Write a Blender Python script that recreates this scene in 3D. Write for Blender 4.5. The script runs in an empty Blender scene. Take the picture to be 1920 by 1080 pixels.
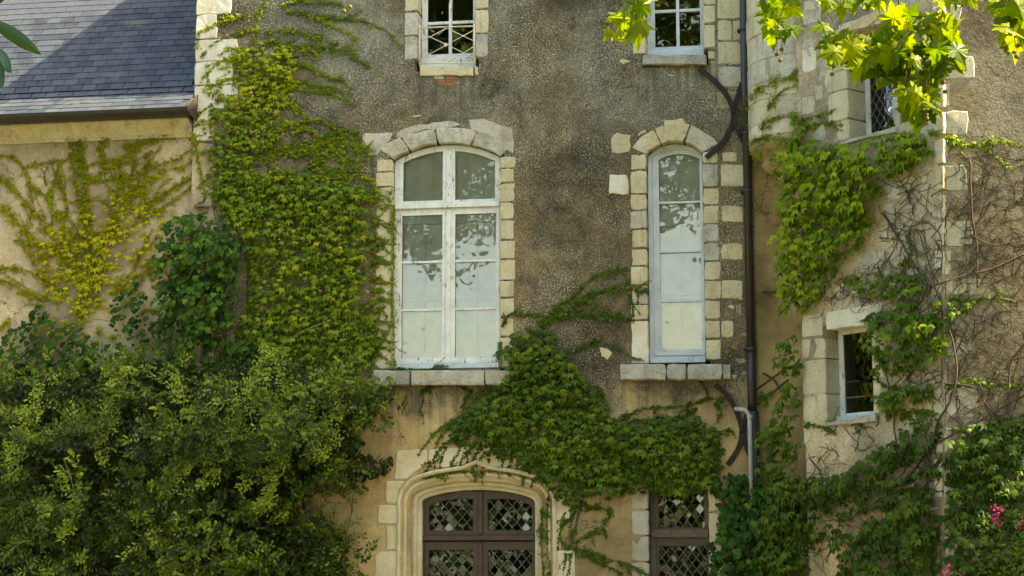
import bpy, bmesh, math, random
import numpy as np
from mathutils import Matrix, Vector, noise
G = random.gauss; UN = random.uniform
random.seed(7); rng = np.random.default_rng(11)
R_ = math.radians
sc = bpy.context.scene
# ------------------------------------------------------------------ camera, sky, sun, exposure
FPX, YAW, DIST = 3300.0, R_(9.0), 20.6
PIT = math.atan(510.0 / FPX)
CAM = Vector((DIST * math.sin(YAW), -DIST * math.cos(YAW), 1.8))
FW = Vector((-math.sin(YAW) * math.cos(PIT), math.cos(YAW) * math.cos(PIT), math.sin(PIT)))
RT = Vector((math.cos(YAW), math.sin(YAW), 0)); UP = RT.cross(FW)
cd = bpy.data.cameras.new('camera'); cam = bpy.data.objects.new('camera', cd); sc.collection.objects.link(cam)
cd.sensor_width = 36; cd.lens = 36 * FPX / 1920; cd.clip_end = 800; cd.clip_start = .05
cam.matrix_world = Matrix.Translation(CAM) @ Matrix((RT, UP, -FW)).transposed().to_4x4()
sc.camera = cam
SUN = Vector((0.683, -0.012, 0.73)).normalized()
w = bpy.data.worlds.new('World'); sc.world = w; w.use_nodes = True
wn = w.node_tree.nodes; sk = wn.new('ShaderNodeTexSky'); sk.sky_type = 'NISHITA'; sk.sun_disc = False
sk.sun_elevation = math.asin(SUN.z); sk.sun_rotation = math.atan2(SUN.x, SUN.y)
sk.air_density = 1.0; sk.dust_density = 2.0; sk.ozone_density = .6
w.node_tree.links.new(sk.outputs[0], wn['Background'].inputs[0]); wn['Background'].inputs[1].default_value = .13
sl = bpy.data.lights.new('sun', 'SUN'); sl.energy = 3.6; sl.angle = R_(.5); sl.color = (1, .93, .8)
so = bpy.data.objects.new('sun', sl); sc.collection.objects.link(so)
so.rotation_euler = (-SUN).to_track_quat('-Z', 'Y').to_euler()
vs = sc.view_settings; vs.view_transform = 'Standard'; vs.look = 'None'; vs.gamma = 1; vs.use_curve_mapping = False
vs.exposure = 2.95
try:
    vs.use_white_balance = True; vs.white_balance_temperature = 9300; vs.white_balance_tint = 3
except Exception:
    pass
sc.cycles.max_bounces = 8; sc.cycles.transparent_max_bounces = 12
sc.cycles.caustics_reflective = False; sc.cycles.caustics_refractive = False

# ------------------------------------------------------------------ pixel -> place helpers
def ray(u, v): return FW + RT * ((u - 960) / FPX) + UP * ((540 - v) / FPX)
def hit(u, v, p, n):
    d = ray(u, v); return CAM + d * ((p - CAM).dot(n) / d.dot(n))
NF = Vector((0, -1, 0))
def P(u, v, y=0.0): return hit(u, v, Vector((0, y, 0)), NF)
def X(u, v, y=0.0): return P(u, v, y).x
def Z(u, v, y=0.0): return P(u, v, y).z
def proj(p):
    d = p - CAM; k = d.dot(FW)
    if k < .05: return None
    return 960 + FPX * d.dot(RT) / k, 540 - FPX * d.dot(UP) / k
class Frame:                       # a wall plane: origin, along, normal (outwards)
    def __init__(s, o, ex, n): s.o = Vector(o); s.ex = Vector(ex).normalized(); s.n = Vector(n).normalized()
    def to(s, a, b, d=0.0): return s.o + s.ex * a + Vector((0, 0, b)) + s.n * d
    def px(s, u, v, d=0.0):
        q = hit(u, v, s.o + s.n * d, s.n) - s.o
        return q.dot(s.ex), q.z
FM = Frame((0, 0, 0), (1, 0, 0), (0, -1, 0))
FL = Frame((0, .04, 0), (1, 0, 0), (0, -1, 0))
P1 = P(1505, 600, -.8); P1.z = 0
FA = Frame(P1, (1, -1, 0), (-1, -1, 0))
P2 = hit(1770, 600, P1, FA.n); P2.z = 0
FB = Frame(P2, (1, 0, 0), (0, -1, 0))
LA = (P2 - P1).length

# ------------------------------------------------------------------ object helpers
COL = sc.collection; WM = {}
def place(o, parent=None):
    COL.objects.link(o); M = o.matrix_basis.copy()
    if parent is not None:
        o.parent = parent; o.matrix_parent_inverse = WM[parent].inverted()
    WM[o] = M
    return o
def thing(name, loc, label, cat, group=None, kind=None):
    o = bpy.data.objects.new(name, None); o.location = loc; o.empty_display_size = .1
    o['label'] = label; o['category'] = cat
    if group: o['group'] = group
    if kind: o['kind'] = kind
    o.matrix_basis = Matrix.Translation(loc)
    return place(o)
def mesh_obj(name, verts, faces, mat, parent=None, smooth=False, label=None):
    me = bpy.data.meshes.new(name); me.from_pydata([tuple(v) for v in verts], [], faces); me.update()
    if mat: me.materials.append(mat)
    if smooth: me.shade_smooth()
    o = bpy.data.objects.new(name, me)
    if label: o['label'] = label
    return place(o, parent)
def bm_obj(name, bm, mat, parent=None, smooth=False):
    me = bpy.data.meshes.new(name); bm.normal_update(); bm.to_mesh(me); bm.free()
    if mat: me.materials.append(mat)
    if smooth: me.shade_smooth()
    return place(bpy.data.objects.new(name, me), parent)
def box_bm(fr, a0, a1, b0, b1, d0, d1, bev=.004, bm=None):
    if bm is None: bm = bmesh.new()
    vs_ = [bm.verts.new(fr.to(a, b, d)) for a in (a0, a1) for b in (b0, b1) for d in (d0, d1)]
    fs = [(0, 1, 3, 2), (4, 6, 7, 5), (0, 4, 5, 1), (2, 3, 7, 6), (0, 2, 6, 4), (1, 5, 7, 3)]
    ff = [bm.faces.new([vs_[i] for i in f]) for f in fs]
    bmesh.ops.recalc_face_normals(bm, faces=ff)
    if bev:
        es = list({e for f in ff for e in f.edges})
        bmesh.ops.bevel(bm, geom=es, offset=bev, segments=1, affect='EDGES', profile=.5)
    return bm
def box(name, fr, a0, a1, b0, b1, d0, d1, mat, parent, bev=.004):
    return bm_obj(name, box_bm(fr, a0, a1, b0, b1, d0, d1, bev), mat, parent)
def plate(name, fr, outer, holes, d0, d1, mat, parent):
    """a slab with openings: outline and holes in the wall's own metres"""
    cu = bpy.data.curves.new('outline', 'CURVE'); cu.dimensions = '2D'; cu.fill_mode = 'BOTH'
    cu.extrude = (d1 - d0) / 2
    for poly in [outer] + list(holes):
        s = cu.splines.new('POLY'); s.points.add(len(poly) - 1); s.use_cyclic_u = True
        for k, (a, b) in enumerate(poly): s.points[k].co = (a, b, 0, 1)
    t = bpy.data.objects.new('outline', cu); COL.objects.link(t)
    dg = bpy.context.evaluated_depsgraph_get(); me = bpy.data.meshes.new_from_object(t.evaluated_get(dg))
    bpy.data.objects.remove(t); bpy.data.curves.remove(cu)
    mid = (d0 + d1) / 2
    for v in me.vertices: v.co = fr.to(v.co.x, v.co.y, v.co.z + mid)
    bm = bmesh.new(); bm.from_mesh(me); bmesh.ops.remove_doubles(bm, verts=bm.verts, dist=1e-5)
    bmesh.ops.recalc_face_normals(bm, faces=bm.faces); bpy.data.meshes.remove(me)
    return bm_obj(name, bm, mat, parent)
def stone(parent, poly, fr, mat, proud=.006, depth=.05, gap=.0028, name='stone', jit=.006, px=True, bev=.010, chip=None):
    pts = [Vector(fr.px(u, v)) if px else Vector((u, v)) for u, v in poly]
    c = sum(pts, Vector((0, 0))) / len(pts)
    area = sum(pts[i].x * pts[(i + 1) % len(pts)].y - pts[(i + 1) % len(pts)].x * pts[i].y for i in range(len(pts)))
    if area < 0: pts.reverse()
    ring = []
    for i, p in enumerate(pts):
        q = pts[(i + 1) % len(pts)]; L = (q - p).length; n = max(1, int(L / .07))
        t = (q - p) / max(L, 1e-6); nr = Vector((-t.y, t.x))
        for k in range(n):
            r = p + (q - p) * (k / n) + nr * (gap + random.uniform(-jit, jit)) + t * (random.uniform(-jit, jit))
            if k == 0: r = p + (c - p).normalized() * (gap * 1.4 + random.uniform(0, jit * 3))
            ring.append(r)
    m = len(ring); V = []; F = []
    for r in ring: V.append(fr.to(r.x, r.y, -depth))
    for r in ring: V.append(fr.to(r.x, r.y, proud - bev))
    for r in ring:
        q = r + (c - r).normalized() * bev * random.uniform(.8, 1.8); V.append(fr.to(q.x, q.y, proud + random.uniform(-.0025, .0025)))
    V.append(fr.to(c.x, c.y, proud + random.uniform(-.003, .005)))
    for i in range(m):
        j = (i + 1) % m
        F += [(i, j, m + j, m + i), (m + i, m + j, 2 * m + j, 2 * m + i), (2 * m + i, 2 * m + j, 3 * m)]
    o = mesh_obj(name, V, F, mat, parent)
    bm = bmesh.new(); bm.from_mesh(o.data); bmesh.ops.recalc_face_normals(bm, faces=bm.faces); bm.to_mesh(o.data); bm.free()
    return o
def rect(u0, v0, u1, v1): return [(u0, v0), (u1, v0), (u1, v1), (u0, v1)]
def tube(pts, radii, seg=6):
    V = []; F = []; n = len(pts); pts = [Vector(p) for p in pts]; ref = Vector((.3, .5, .8))
    for i, p in enumerate(pts):
        t = (pts[min(i + 1, n - 1)] - pts[max(i - 1, 0)]).normalized()
        a = t.cross(ref)
        if a.length < .1: a = t.cross(Vector((1, 0, 0)))
        a.normalize(); b = t.cross(a); r = radii[i] if hasattr(radii, '__len__') else radii
        for k in range(seg):
            th = 2 * math.pi * k / seg; V.append(p + a * (math.cos(th) * r) + b * (math.sin(th) * r))
    for i in range(n - 1):
        for k in range(seg):
            k2 = (k + 1) % seg; F.append((i * seg + k, i * seg + k2, (i + 1) * seg + k2, (i + 1) * seg + k))
    F.append(tuple(range(seg - 1, -1, -1))); F.append(tuple((n - 1) * seg + k for k in range(seg)))
    return V, F
class MB:
    def __init__(s): s.V = []; s.F = []
    def add(s, V, F):
        o = len(s.V); s.V += V; s.F += [tuple(i + o for i in f) for f in F]
    def obj(s, name, mat, parent, smooth=True): return mesh_obj(name, s.V, s.F, mat, parent, smooth)
def smooth_path(pts, k=4):
    out = []; n = len(pts)
    for i in range(n - 1):
        p0, p1, p2, p3 = pts[max(i - 1, 0)], pts[i], pts[i + 1], pts[min(i + 2, n - 1)]
        for j in range(k):
            t = j / k; out.append(tuple(.5 * (2 * b + (c - a) * t + (2 * a - 5 * b + 4 * c - d) * t * t + (3 * b - a - 3 * c + d) * t ** 3) for a, b, c, d in zip(p0, p1, p2, p3)))
    out.append(tuple(pts[-1])); return out

# ------------------------------------------------------------------ materials
class NT:
    def __init__(s, name):
        s.m = bpy.data.materials.new(name); s.m.use_nodes = True; s.t = s.m.node_tree; s.b = s.t.nodes['Principled BSDF']
        s.out = s.t.nodes['Material Output']; s.pos = s.t.nodes.new('ShaderNodeNewGeometry').outputs['Position']
    def n(s, t, **k):
        q = s.t.nodes.new(t)
        for a, b in k.items(): setattr(q, a, b)
        return q
    def l(s, a, b): s.t.links.new(a, b)
    def set(s, sock, v):
        if hasattr(v, 'is_output'): s.l(v, sock)
        else: sock.default_value = v
    def noise(s, scale, detail=4, rough=.55, vec=None, dist=0, off=None):
        q = s.n('ShaderNodeTexNoise'); q.inputs['Scale'].default_value = scale; q.inputs['Detail'].default_value = detail
        q.inputs['Roughness'].default_value = rough; q.inputs['Distortion'].default_value = dist
        v = vec if vec is not None else s.pos
        if off is not None:
            a = s.n('ShaderNodeVectorMath', operation='ADD'); s.l(v, a.inputs[0]); a.inputs[1].default_value = off; v = a.outputs[0]
        s.l(v, q.inputs['Vector']); return q.outputs[0]
    def voro(s, scale, feat='F1', out=0, vec=None):
        q = s.n('ShaderNodeTexVoronoi', feature=feat); q.inputs['Scale'].default_value = scale
        s.l(vec if vec is not None else s.pos, q.inputs['Vector']); return q.outputs[out]
    def ramp(s, v, lo, hi, a=0.0, b=1.0):
        q = s.n('ShaderNodeMapRange', clamp=True); s.l(v, q.inputs[0])
        for i, x in enumerate((lo, hi, a, b)): q.inputs[i + 1].default_value = x
        q.interpolation_type = 'SMOOTHSTEP'; return q.outputs[0]
    def mul(s, a, b, op='MULTIPLY'):
        q = s.n('ShaderNodeMath', operation=op); s.set(q.inputs[0], a); s.set(q.inputs[1], b); return q.outputs[0]
    def mix(s, f, a, b, mode='MIX'):
        q = s.n('ShaderNodeMix', data_type='RGBA', blend_type=mode); s.set(q.inputs[0], f)
        s.set(q.inputs[6], a if hasattr(a, 'is_output') else (*a, 1)); s.set(q.inputs[7], b if hasattr(b, 'is_output') else (*b, 1)); return q.outputs[2]
    def xyz(s):
        q = s.n('ShaderNodeSeparateXYZ'); s.l(s.pos, q.inputs[0]); return q.outputs
    def bump(s, h, strength=.5, dist=.01, prev=None):
        q = s.n('ShaderNodeBump'); q.inputs['Strength'].default_value = strength; q.inputs['Distance'].default_value = dist
        s.l(h, q.inputs['Height'])
        if prev is not None: s.l(prev, q.inputs['Normal'])
        return q.outputs[0]
    def rnd(s): return s.n('ShaderNodeObjectInfo').outputs['Random']
    def done(s, col, rough=.85, nrm=None, spec=.3):
        s.set(s.b.inputs['Base Color'], col if hasattr(col, 'is_output') else (*col, 1)); s.set(s.b.inputs['Roughness'], rough)
        s.b.inputs['Specular IOR Level'].default_value = spec
        if nrm is not None: s.l(nrm, s.b.inputs['Normal'])
        return s.m

def plaster(name, dark, mid, tan, zt, lichen=.5, xr=None, grey=(.30, .30, .27), zg=None, soft=.25, bands=(), dkf=1.0, drips=()):
    """old roughcast: pebbly, lichened; smoother ochre render under height zt (and right of xr)"""
    k = NT(name); x, y, z = k.xyz()
    big = k.noise(.8, 5, .6); med = k.noise(5, 5, .65); fine = k.noise(30, 3, .6); peb = k.voro(34); peb2 = k.voro(75)
    col = k.mix(k.ramp(k.mul(k.mul(med, .6), k.mul(k.noise(1.4, 5, .65, off=(2, 2, 7)), .4), 'ADD'), .4, .6), dark, mid)
    col = k.mix(k.mul(k.ramp(k.noise(1.7, 6, .7, off=(7, 3, 1)), .48, .72), .6), col, (tan[0] * .7, tan[1] * .68, tan[2] * .62))
    lg = k.ramp(big, .38, .62)
    if zg is not None: lg = k.mul(lg, k.ramp(z, zg - 1.2, zg + .6, .35, 1.0))
    col = k.mix(k.mul(lg, lichen), col, (grey[0] * .55, grey[1] * .55, grey[2] * .56))
    for b0, b1 in bands:
        wob = k.mul(k.ramp(k.noise(3, 4, .6, off=(b0 * 9, 1, 2)), .2, .8, -.14, .14), x, 'ADD'); zz = k.mul(k.ramp(z, 6.2, 6.5, 1, 0), k.ramp(z, 3.6, 3.9))
        col = k.mix(k.mul(k.mul(k.mul(k.ramp(wob, b0 - .06, b0 + .04), k.ramp(wob, b1 + .06, b1 - .04)), zz), .8), col, (.20, .138, .075))
    sp = k.mul(k.ramp(k.noise(34, 4, .7, off=(2, 9, 4)), .46, .64), k.ramp(k.noise(7, 5, .7, off=(4, 4, 4)), .35, .65))
    col = k.mix(k.mul(k.mul(k.mul(lg, .7, 'ADD'), sp), lichen), col, grey)
    sp2 = k.ramp(k.noise(58, 3, .6, off=(5, 5, 5)), .52, .63)
    col = k.mix(k.mul(k.mul(sp2, k.ramp(k.noise(1.1, 5, .65, off=(3, 6, 1)), .4, .62, .15, 1)), min(1, lichen * 1.3)), col, (.52, .50, .40))
    dk = k.ramp(k.noise(46, 3, .6, off=(1, 2, 8)), .49, .61)
    col = k.mix(k.mul(dk, k.ramp(k.noise(1.3, 4, .6, off=(6, 2, 3)), .35, .65, .35 * dkf, .8 * dkf)), col, (.024, .019, .011))
    cell = k.voro(42, out=1); q = k.n('ShaderNodeSeparateColor'); k.l(cell, q.inputs[0])
    col = k.mix(.12, col, k.mix(q.outputs[0], (.2, .2, .2), (.8, .8, .8)), 'OVERLAY')
    tn = k.mix(k.ramp(k.noise(2.4, 6, .65, off=(3, 3, 3)), .35, .7), tan, (tan[0] * .7, tan[1] * .68, tan[2] * .64))
    tn = k.mix(k.mul(k.ramp(k.noise(32, 3, .6), .54, .68), .5), tn, (tan[0] * .45, tan[1] * .42, tan[2] * .38))
    tn = k.mix(k.mul(k.ramp(k.noise(9, 5, .7, off=(8, 1, 6)), .58, .7), .45), tn, (tan[0] * 1.25, tan[1] * 1.25, tan[2] * 1.3))
    edge = k.mul(k.ramp(k.noise(2.2, 6, .7, off=(4, 1, 2)), .25, .75, -.3, .3), z, 'ADD')
    f = k.ramp(edge, zt + soft, zt - soft)
    if xr is not None: f = k.mul(f, k.ramp(x, xr - .02, xr + .02), 'MAXIMUM')
    col = k.mix(f, col, tn)
    bl = k.ramp(k.noise(.55, 6, .7, off=(11, 5, 3), dist=.4), .36, .6, .62, 1.25); q2 = k.n('ShaderNodeVectorMath', operation='SCALE'); k.l(col, q2.inputs[0]); k.l(bl, q2.inputs['Scale']); col = q2.outputs[0]
    col = k.mix(k.mul(k.ramp(k.noise(1.0, 6, .7, off=(21, 9, 5)), .56, .66), .4), col, (tan[0] * .62, tan[1] * .55, tan[2] * .42))
    st = k.n('ShaderNodeMapping'); st.inputs['Scale'].default_value = (5, 5, .4); k.l(k.pos, st.inputs[0])
    col = k.mix(k.mul(k.ramp(k.noise(1, 5, .6, vec=st.outputs[0]), .55, .75), .3), col, (.06, .05, .04))
    for d0, d1, dz in drips:
        m_ = k.mul(k.mul(k.ramp(x, d0 - .03, d0 + .03), k.ramp(x, d1 + .03, d1 - .03)), k.mul(k.ramp(z, dz - .75, dz - .05), k.ramp(z, dz + .02, dz)))
        s2 = k.n('ShaderNodeMapping'); s2.inputs['Scale'].default_value = (13, 13, .7); k.l(k.pos, s2.inputs[0])
        col = k.mix(k.mul(k.mul(m_, k.ramp(k.noise(1, 4, .6, vec=s2.outputs[0]), .42, .62)), .6), col, (.07, .06, .042))
    wv = k.n('ShaderNodeVectorMath', operation='MULTIPLY_ADD'); nz = k.n('ShaderNodeTexNoise'); nz.inputs['Scale'].default_value = 3.5; nz.inputs['Detail'].default_value = 5; k.l(k.pos, nz.inputs['Vector'])
    k.l(nz.outputs[1], wv.inputs[0]); wv.inputs[1].default_value = (.7, .7, .7); k.l(k.pos, wv.inputs[2])
    cr = k.ramp(k.voro(.8, 'DISTANCE_TO_EDGE', 0, vec=wv.outputs[0]), .0, .008, 1, 0); cr = k.mul(cr, k.ramp(k.noise(.9, 3, .5, off=(1, 1, 9)), .48, .56))
    col = k.mix(k.mul(cr, .7), col, (.03, .024, .018))
    h = k.mul(k.mul(peb, -.9), fine, 'ADD'); h = k.mul(h, k.ramp(f, 0, 1, 1, .4))
    nb = k.bump(h, .32, .010); nb = k.bump(med, .8, .04, nb); nb = k.bump(peb2, .25, .005, nb); nb = k.bump(cr, .6, -.01, nb)
    return k.done(col, .95, nb, .12)
def limestone(name, base, dirt=.5, grey=.3, tone=.2):
    k = NT(name); r = k.rnd()
    off = k.n('ShaderNodeVectorMath', operation='ADD'); k.l(k.pos, off.inputs[0])
    cx = k.n('ShaderNodeCombineXYZ'); k.l(k.mul(r, 30), cx.inputs[0]); k.l(k.mul(r, 17), cx.inputs[2]); k.l(cx.outputs[0], off.inputs[1]); v = off.outputs[0]
    dk = tuple(c * .62 for c in base)
    col = k.mix(k.ramp(k.noise(3.5, 5, .6, vec=v), .35, .68), base, (base[0] * .85, base[1] * .79, base[2] * .64))
    col = k.mix(k.mul(r, tone), col, dk)
    gm = k.ramp(k.noise(4, 6, .7, vec=v, off=(3, 1, 7)), .6 - .3 * grey, .85 - .3 * grey)
    col = k.mix(k.mul(gm, min(1, grey * 1.2)), col, (.2, .2, .18))
    sp = k.ramp(k.noise(45, 4, .75, vec=v), .55, .66); col = k.mix(k.mul(sp, dirt), col, (.09, .085, .07))
    sp = k.ramp(k.noise(16, 5, .75, vec=v, off=(9, 2, 2)), .58, .68); col = k.mix(k.mul(sp, dirt * .8), col, (.13, .125, .11))
    wl = k.ramp(k.noise(22, 4, .7, vec=v, off=(1, 8, 2)), .63, .7); col = k.mix(k.mul(wl, grey * .8), col, (.55, .55, .5))
    st = k.n('ShaderNodeMapping'); st.inputs['Scale'].default_value = (7, 7, .6); k.l(v, st.inputs[0])
    col = k.mix(k.mul(k.ramp(k.noise(1, 5, .65, vec=st.outputs[0]), .54, .72), .25 + .35 * dirt), col, (.10, .09, .065))
    nb = k.bump(k.noise(60, 5, .7, vec=v), .5, .006); nb = k.bump(k.noise(9, 5, .6, vec=v), .5, .02, nb)
    pit = k.ramp(k.voro(38, vec=v), .0, .22); nb = k.bump(pit, .35, .008, nb)
    return k.done(col, .9, nb, .2)
def paint(name, col, wood=(.16, .12, .08), wear=.4, rough=.55):
    k = NT(name); st = k.n('ShaderNodeMapping'); st.inputs['Scale'].default_value = (1, 1, .22); k.l(k.pos, st.inputs[0])
    a = k.noise(34, 6, .75, vec=st.outputs[0]); b = k.noise(3.5, 4, .6)
    chip = k.ramp(k.mul(a, k.mul(b, .45), 'ADD'), .92 - .18 * wear, .97 - .18 * wear)
    c = k.mix(k.ramp(k.noise(6, 5, .6), .35, .7), col, tuple(x * .8 for x in col))
    c = k.mix(k.mul(k.ramp(k.noise(50, 3, .7), .6, .75), .35), c, tuple(x * .45 for x in col))
    c = k.mix(chip, c, wood); inv = k.mul(1.0, chip, 'SUBTRACT')
    nb = k.bump(inv, .5, .003); nb = k.bump(k.noise(60, 3, .6, vec=st.outputs[0]), .15, .004, nb)
    return k.done(c, k.ramp(chip, 0, 1, rough, .9), nb, .4)
def plain(name, col, rough=.6, var=.3, scale=12, bump=.2, metal=0, col2=None, spec=.4):
    k = NT(name); c = k.mix(k.ramp(k.noise(scale, 6, .65), .35, .68), col, col2 or tuple(x * (1 - var) for x in col))
    k.b.inputs['Metallic'].default_value = metal
    return k.done(c, rough, k.bump(k.noise(scale * 4, 4, .7), bump, .006), spec)
def glass(name, tint=(1, 1, 1), wav=.09, ior=1.52):
    k = NT(name); tr = k.n('ShaderNodeBsdfTransparent'); gl = k.n('ShaderNodeBsdfGlossy'); fr = k.n('ShaderNodeFresnel'); mx = k.n('ShaderNodeMixShader')
    tr.inputs[0].default_value = (*tint, 1); gl.inputs['Roughness'].default_value = .015; fr.inputs['IOR'].default_value = ior
    nb = k.bump(k.noise(2.6, 2, .5), wav, .06); k.l(nb, gl.inputs['Normal'])
    k.l(fr.outputs[0], mx.inputs[0]); k.l(tr.outputs[0], mx.inputs[1]); k.l(gl.outputs[0], mx.inputs[2]); k.l(mx.outputs[0], k.out.inputs['Surface'])
    k.t.nodes.remove(k.b); return k.m
def leafmat(name, stops, trans=.22, rough=.5, spec=.14, obj_rnd=False):
    """stops: colours from dark to light picked by each leaf's own tint"""
    k = NT(name); at = k.n('ShaderNodeAttribute', attribute_name='tint'); v = at.outputs['Fac']
    if obj_rnd: v = k.rnd()
    cr = k.n('ShaderNodeValToRGB'); e = cr.color_ramp.elements
    for i, (p, c) in enumerate(stops):
        if i < 2: e[i].position = p; e[i].color = (*c, 1)
        else: q = e.new(p); q.color = (*c, 1)
    k.l(v, cr.inputs[0]); c = k.mix(k.mul(k.ramp(k.noise(14, 4, .6), .4, .7), .3), cr.outputs[0], (.02, .03, .006))
    k.set(k.b.inputs['Base Color'], c); k.b.inputs['Roughness'].default_value = rough; k.b.inputs['Specular IOR Level'].default_value = spec
    tl = k.n('ShaderNodeBsdfTranslucent'); br = k.mix(1.0, c, (1.5, 1.4, .4), 'MULTIPLY'); k.l(br, tl.inputs[0])
    mx = k.n('ShaderNodeMixShader'); mx.inputs[0].default_value = trans
    k.l(k.b.outputs[0], mx.inputs[1]); k.l(tl.outputs[0], mx.inputs[2]); k.l(mx.outputs[0], k.out.inputs['Surface']); return k.m

M_WALL = plaster('roughcast_wall', (.058, .044, .023), (.13, .10, .054), (.35, .27, .14), 3.68, .6, grey=(.34, .335, .27), xr=2.86, zg=7.2, bands=((-.02, .22), (1.30, 1.46), (-1.95, -1.68)), drips=((-1.7, -.05, 3.82), (1.27, 2.56, 3.87), (-1.2, -.42, 7.62), (1.5, 2.35, 7.62)))
M_WING = plaster('wing_plaster', (.34, .27, .175), (.40, .32, .215), (.43, .345, .23), 8.5, .2)
M_TOWA = plaster('tower_plaster', (.33, .27, .175), (.48, .40, .275), (.47, .37, .215), 2.3, .35, dkf=.45)
M_TOWB = plaster('tower_front_plaster', (.24, .188, .118), (.34, .27, .175), (.40, .315, .19), 2.6, .25, dkf=.4)
M_CREAM = limestone('limestone_cream', (.56, .51, .36), .65, .35, .3)
M_WHITE = limestone('limestone_white', (.68, .65, .56), .25, .2, .2)
M_GREY = limestone('limestone_lichened', (.50, .48, .42), .9, .55, .3)
M_SILL = limestone('limestone_sill', (.40, .39, .35), .9, .65, .3)
M_DOORST = limestone('limestone_door', (.56, .51, .38), .2, .22, .15)
M_TSTONE = limestone('limestone_tower', (.57, .53, .41), .55, .35, .3)
M_MORTAR = plain('mortar', (.30, .25, .17), .95, .4, 18, .6)
M_BRICK = plain('brick', (.36, .15, .07), .9, .4, 16, .5)
M_WPAINT = paint('white_paint', (.66, .68, .66), wear=.55)
M_BPAINT = paint('pale_blue_paint', (.52, .58, .62), wear=.35)
M_SHUT = paint('shutter_paint', (.78, .84, .82), wear=-.2)
M_DOOR = plain('dark_varnished_wood', (.05, .024, .014), .42, .45, 9, .25)
M_OLDW = plain('weathered_wood', (.13, .105, .075), .8, .4, 14, .5)
M_LEAD = plain('lead', (.11, .115, .115), .55, .3, 20, .2)
M_IRON = plain('rusty_iron', (.012, .008, .007), .8, .4, 22, .6, col2=(.03, .014, .009))
M_PIPE = plain('dark_drain_pipe', (.028, .026, .026), .42, .4, 10, .15)
M_GPIPE = plain('grey_pipe', (.34, .36, .37), .5, .2, 10, .1)
M_GUARD = paint('cream_iron_paint', (.62, .56, .42), (.30, .11, .03), .5)
M_GUTTER = plain('brown_zinc_gutter', (.035, .028, .02), .6, .4, 5, .15)
M_ZINC = plain('blue_zinc', (.03, .038, .06), .5, .3, 6, .1)
M_DARK = plain('room_interior', (.05, .045, .04), .9, .3, 3, .1)
M_GLASS = glass('window_glass', ior=1.66)
M_OLDG = glass('leaded_glass', (.75, .8, .78), .10, 1.6)
M_BARK = plain('bark', (.16, .13, .09), .9, .5, 20, .7)
M_VINE = plain('dry_vine_stem', (.075, .055, .038), .9, .4, 30, .5)
M_PALEV = plain('pale_vine_stem', (.22, .18, .13), .9, .4, 30, .5)
def slate_mat():
    k = NT('slate'); r = k.rnd()
    c = k.mix(k.ramp(r, 0, 1), (.014, .019, .031), (.036, .044, .06)); c = k.mix(k.mul(k.ramp(k.noise(5, 5, .6), .45, .7), .4), c, (.065, .072, .08))
    sp = k.ramp(k.noise(60, 4, .7), .62, .72); c = k.mix(k.mul(sp, .5), c, (.26, .27, .27))
    c = k.mix(k.mul(k.ramp(k.noise(2.2, 4, .6, off=(5, 5, 1)), .6, .75), .4), c, (.13, .12, .085))
    return k.done(c, .62, k.bump(k.noise(25, 5, .7), .3, .006), .3)
M_SLATE = slate_mat()
G_YEL = leafmat('creeper_leaf_yellow', [(0, (.10, .13, .006)), (.5, (.25, .26, .007)), (.985, (.44, .38, .010)), (1, (.30, .09, .02))])
G_CREEP = leafmat('creeper_leaf_green', [(0, (.04, .078, .004)), (.5, (.115, .175, .005)), (.985, (.31, .32, .008)), (1, (.28, .10, .02))])
G_DEEP = leafmat('creeper_leaf_deep', [(0, (.016, .042, .003)), (.55, (.05, .10, .004)), (1, (.15, .21, .008))])
G_TOWER = leafmat('creeper_leaf_tower', [(0, (.04, .09, .004)), (.5, (.12, .20, .005)), (1, (.30, .36, .008))])
G_IVY = leafmat('ivy_leaf', [(0, (.010, .032, .004)), (.6, (.03, .082, .008)), (1, (.10, .18, .012))], .18, .5, .1)
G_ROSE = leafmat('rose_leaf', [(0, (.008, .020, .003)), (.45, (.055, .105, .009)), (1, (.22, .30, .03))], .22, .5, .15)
G_PLANE = leafmat('plane_leaf', [(0, (.07, .14, .006)), (.5, (.14, .22, .007)), (1, (.26, .32, .010))], .6, .45, .3, True)
G_CROWN = leafmat('crown_leaf', [(0, (.035, .07, .006)), (1, (.10, .14, .012))], .3)

# ------------------------------------------------------------------ ground
gk = NT('lawn'); M_LAWN = gk.done(gk.mix(gk.ramp(gk.noise(.5, 6, .7), .35, .65), (.06, .085, .025), (.14, .13, .07)), .95, gk.bump(gk.noise(30, 5, .7), .8, .05), .1)
gnd = mesh_obj('ground', [(-300, -300, 0), (300, -300, 0), (300, 300, 0), (-300, 300, 0)], [(0, 1, 2, 3)], M_LAWN); gnd['kind'] = 'structure'
kk = NT('gravel'); M_GRAV = kk.done(kk.mix(kk.ramp(kk.noise(60, 4, .7), .4, .6), (.20, .17, .12), (.34, .30, .23)), .95, kk.bump(kk.voro(50), .8, .02), .1)
gp = mesh_obj('path', [(-12, -7, .004), (12, -7, .004), (12, -.02, .004), (-12, -.02, .004)], [(0, 1, 2, 3)], M_GRAV); gp['kind'] = 'structure'

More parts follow.
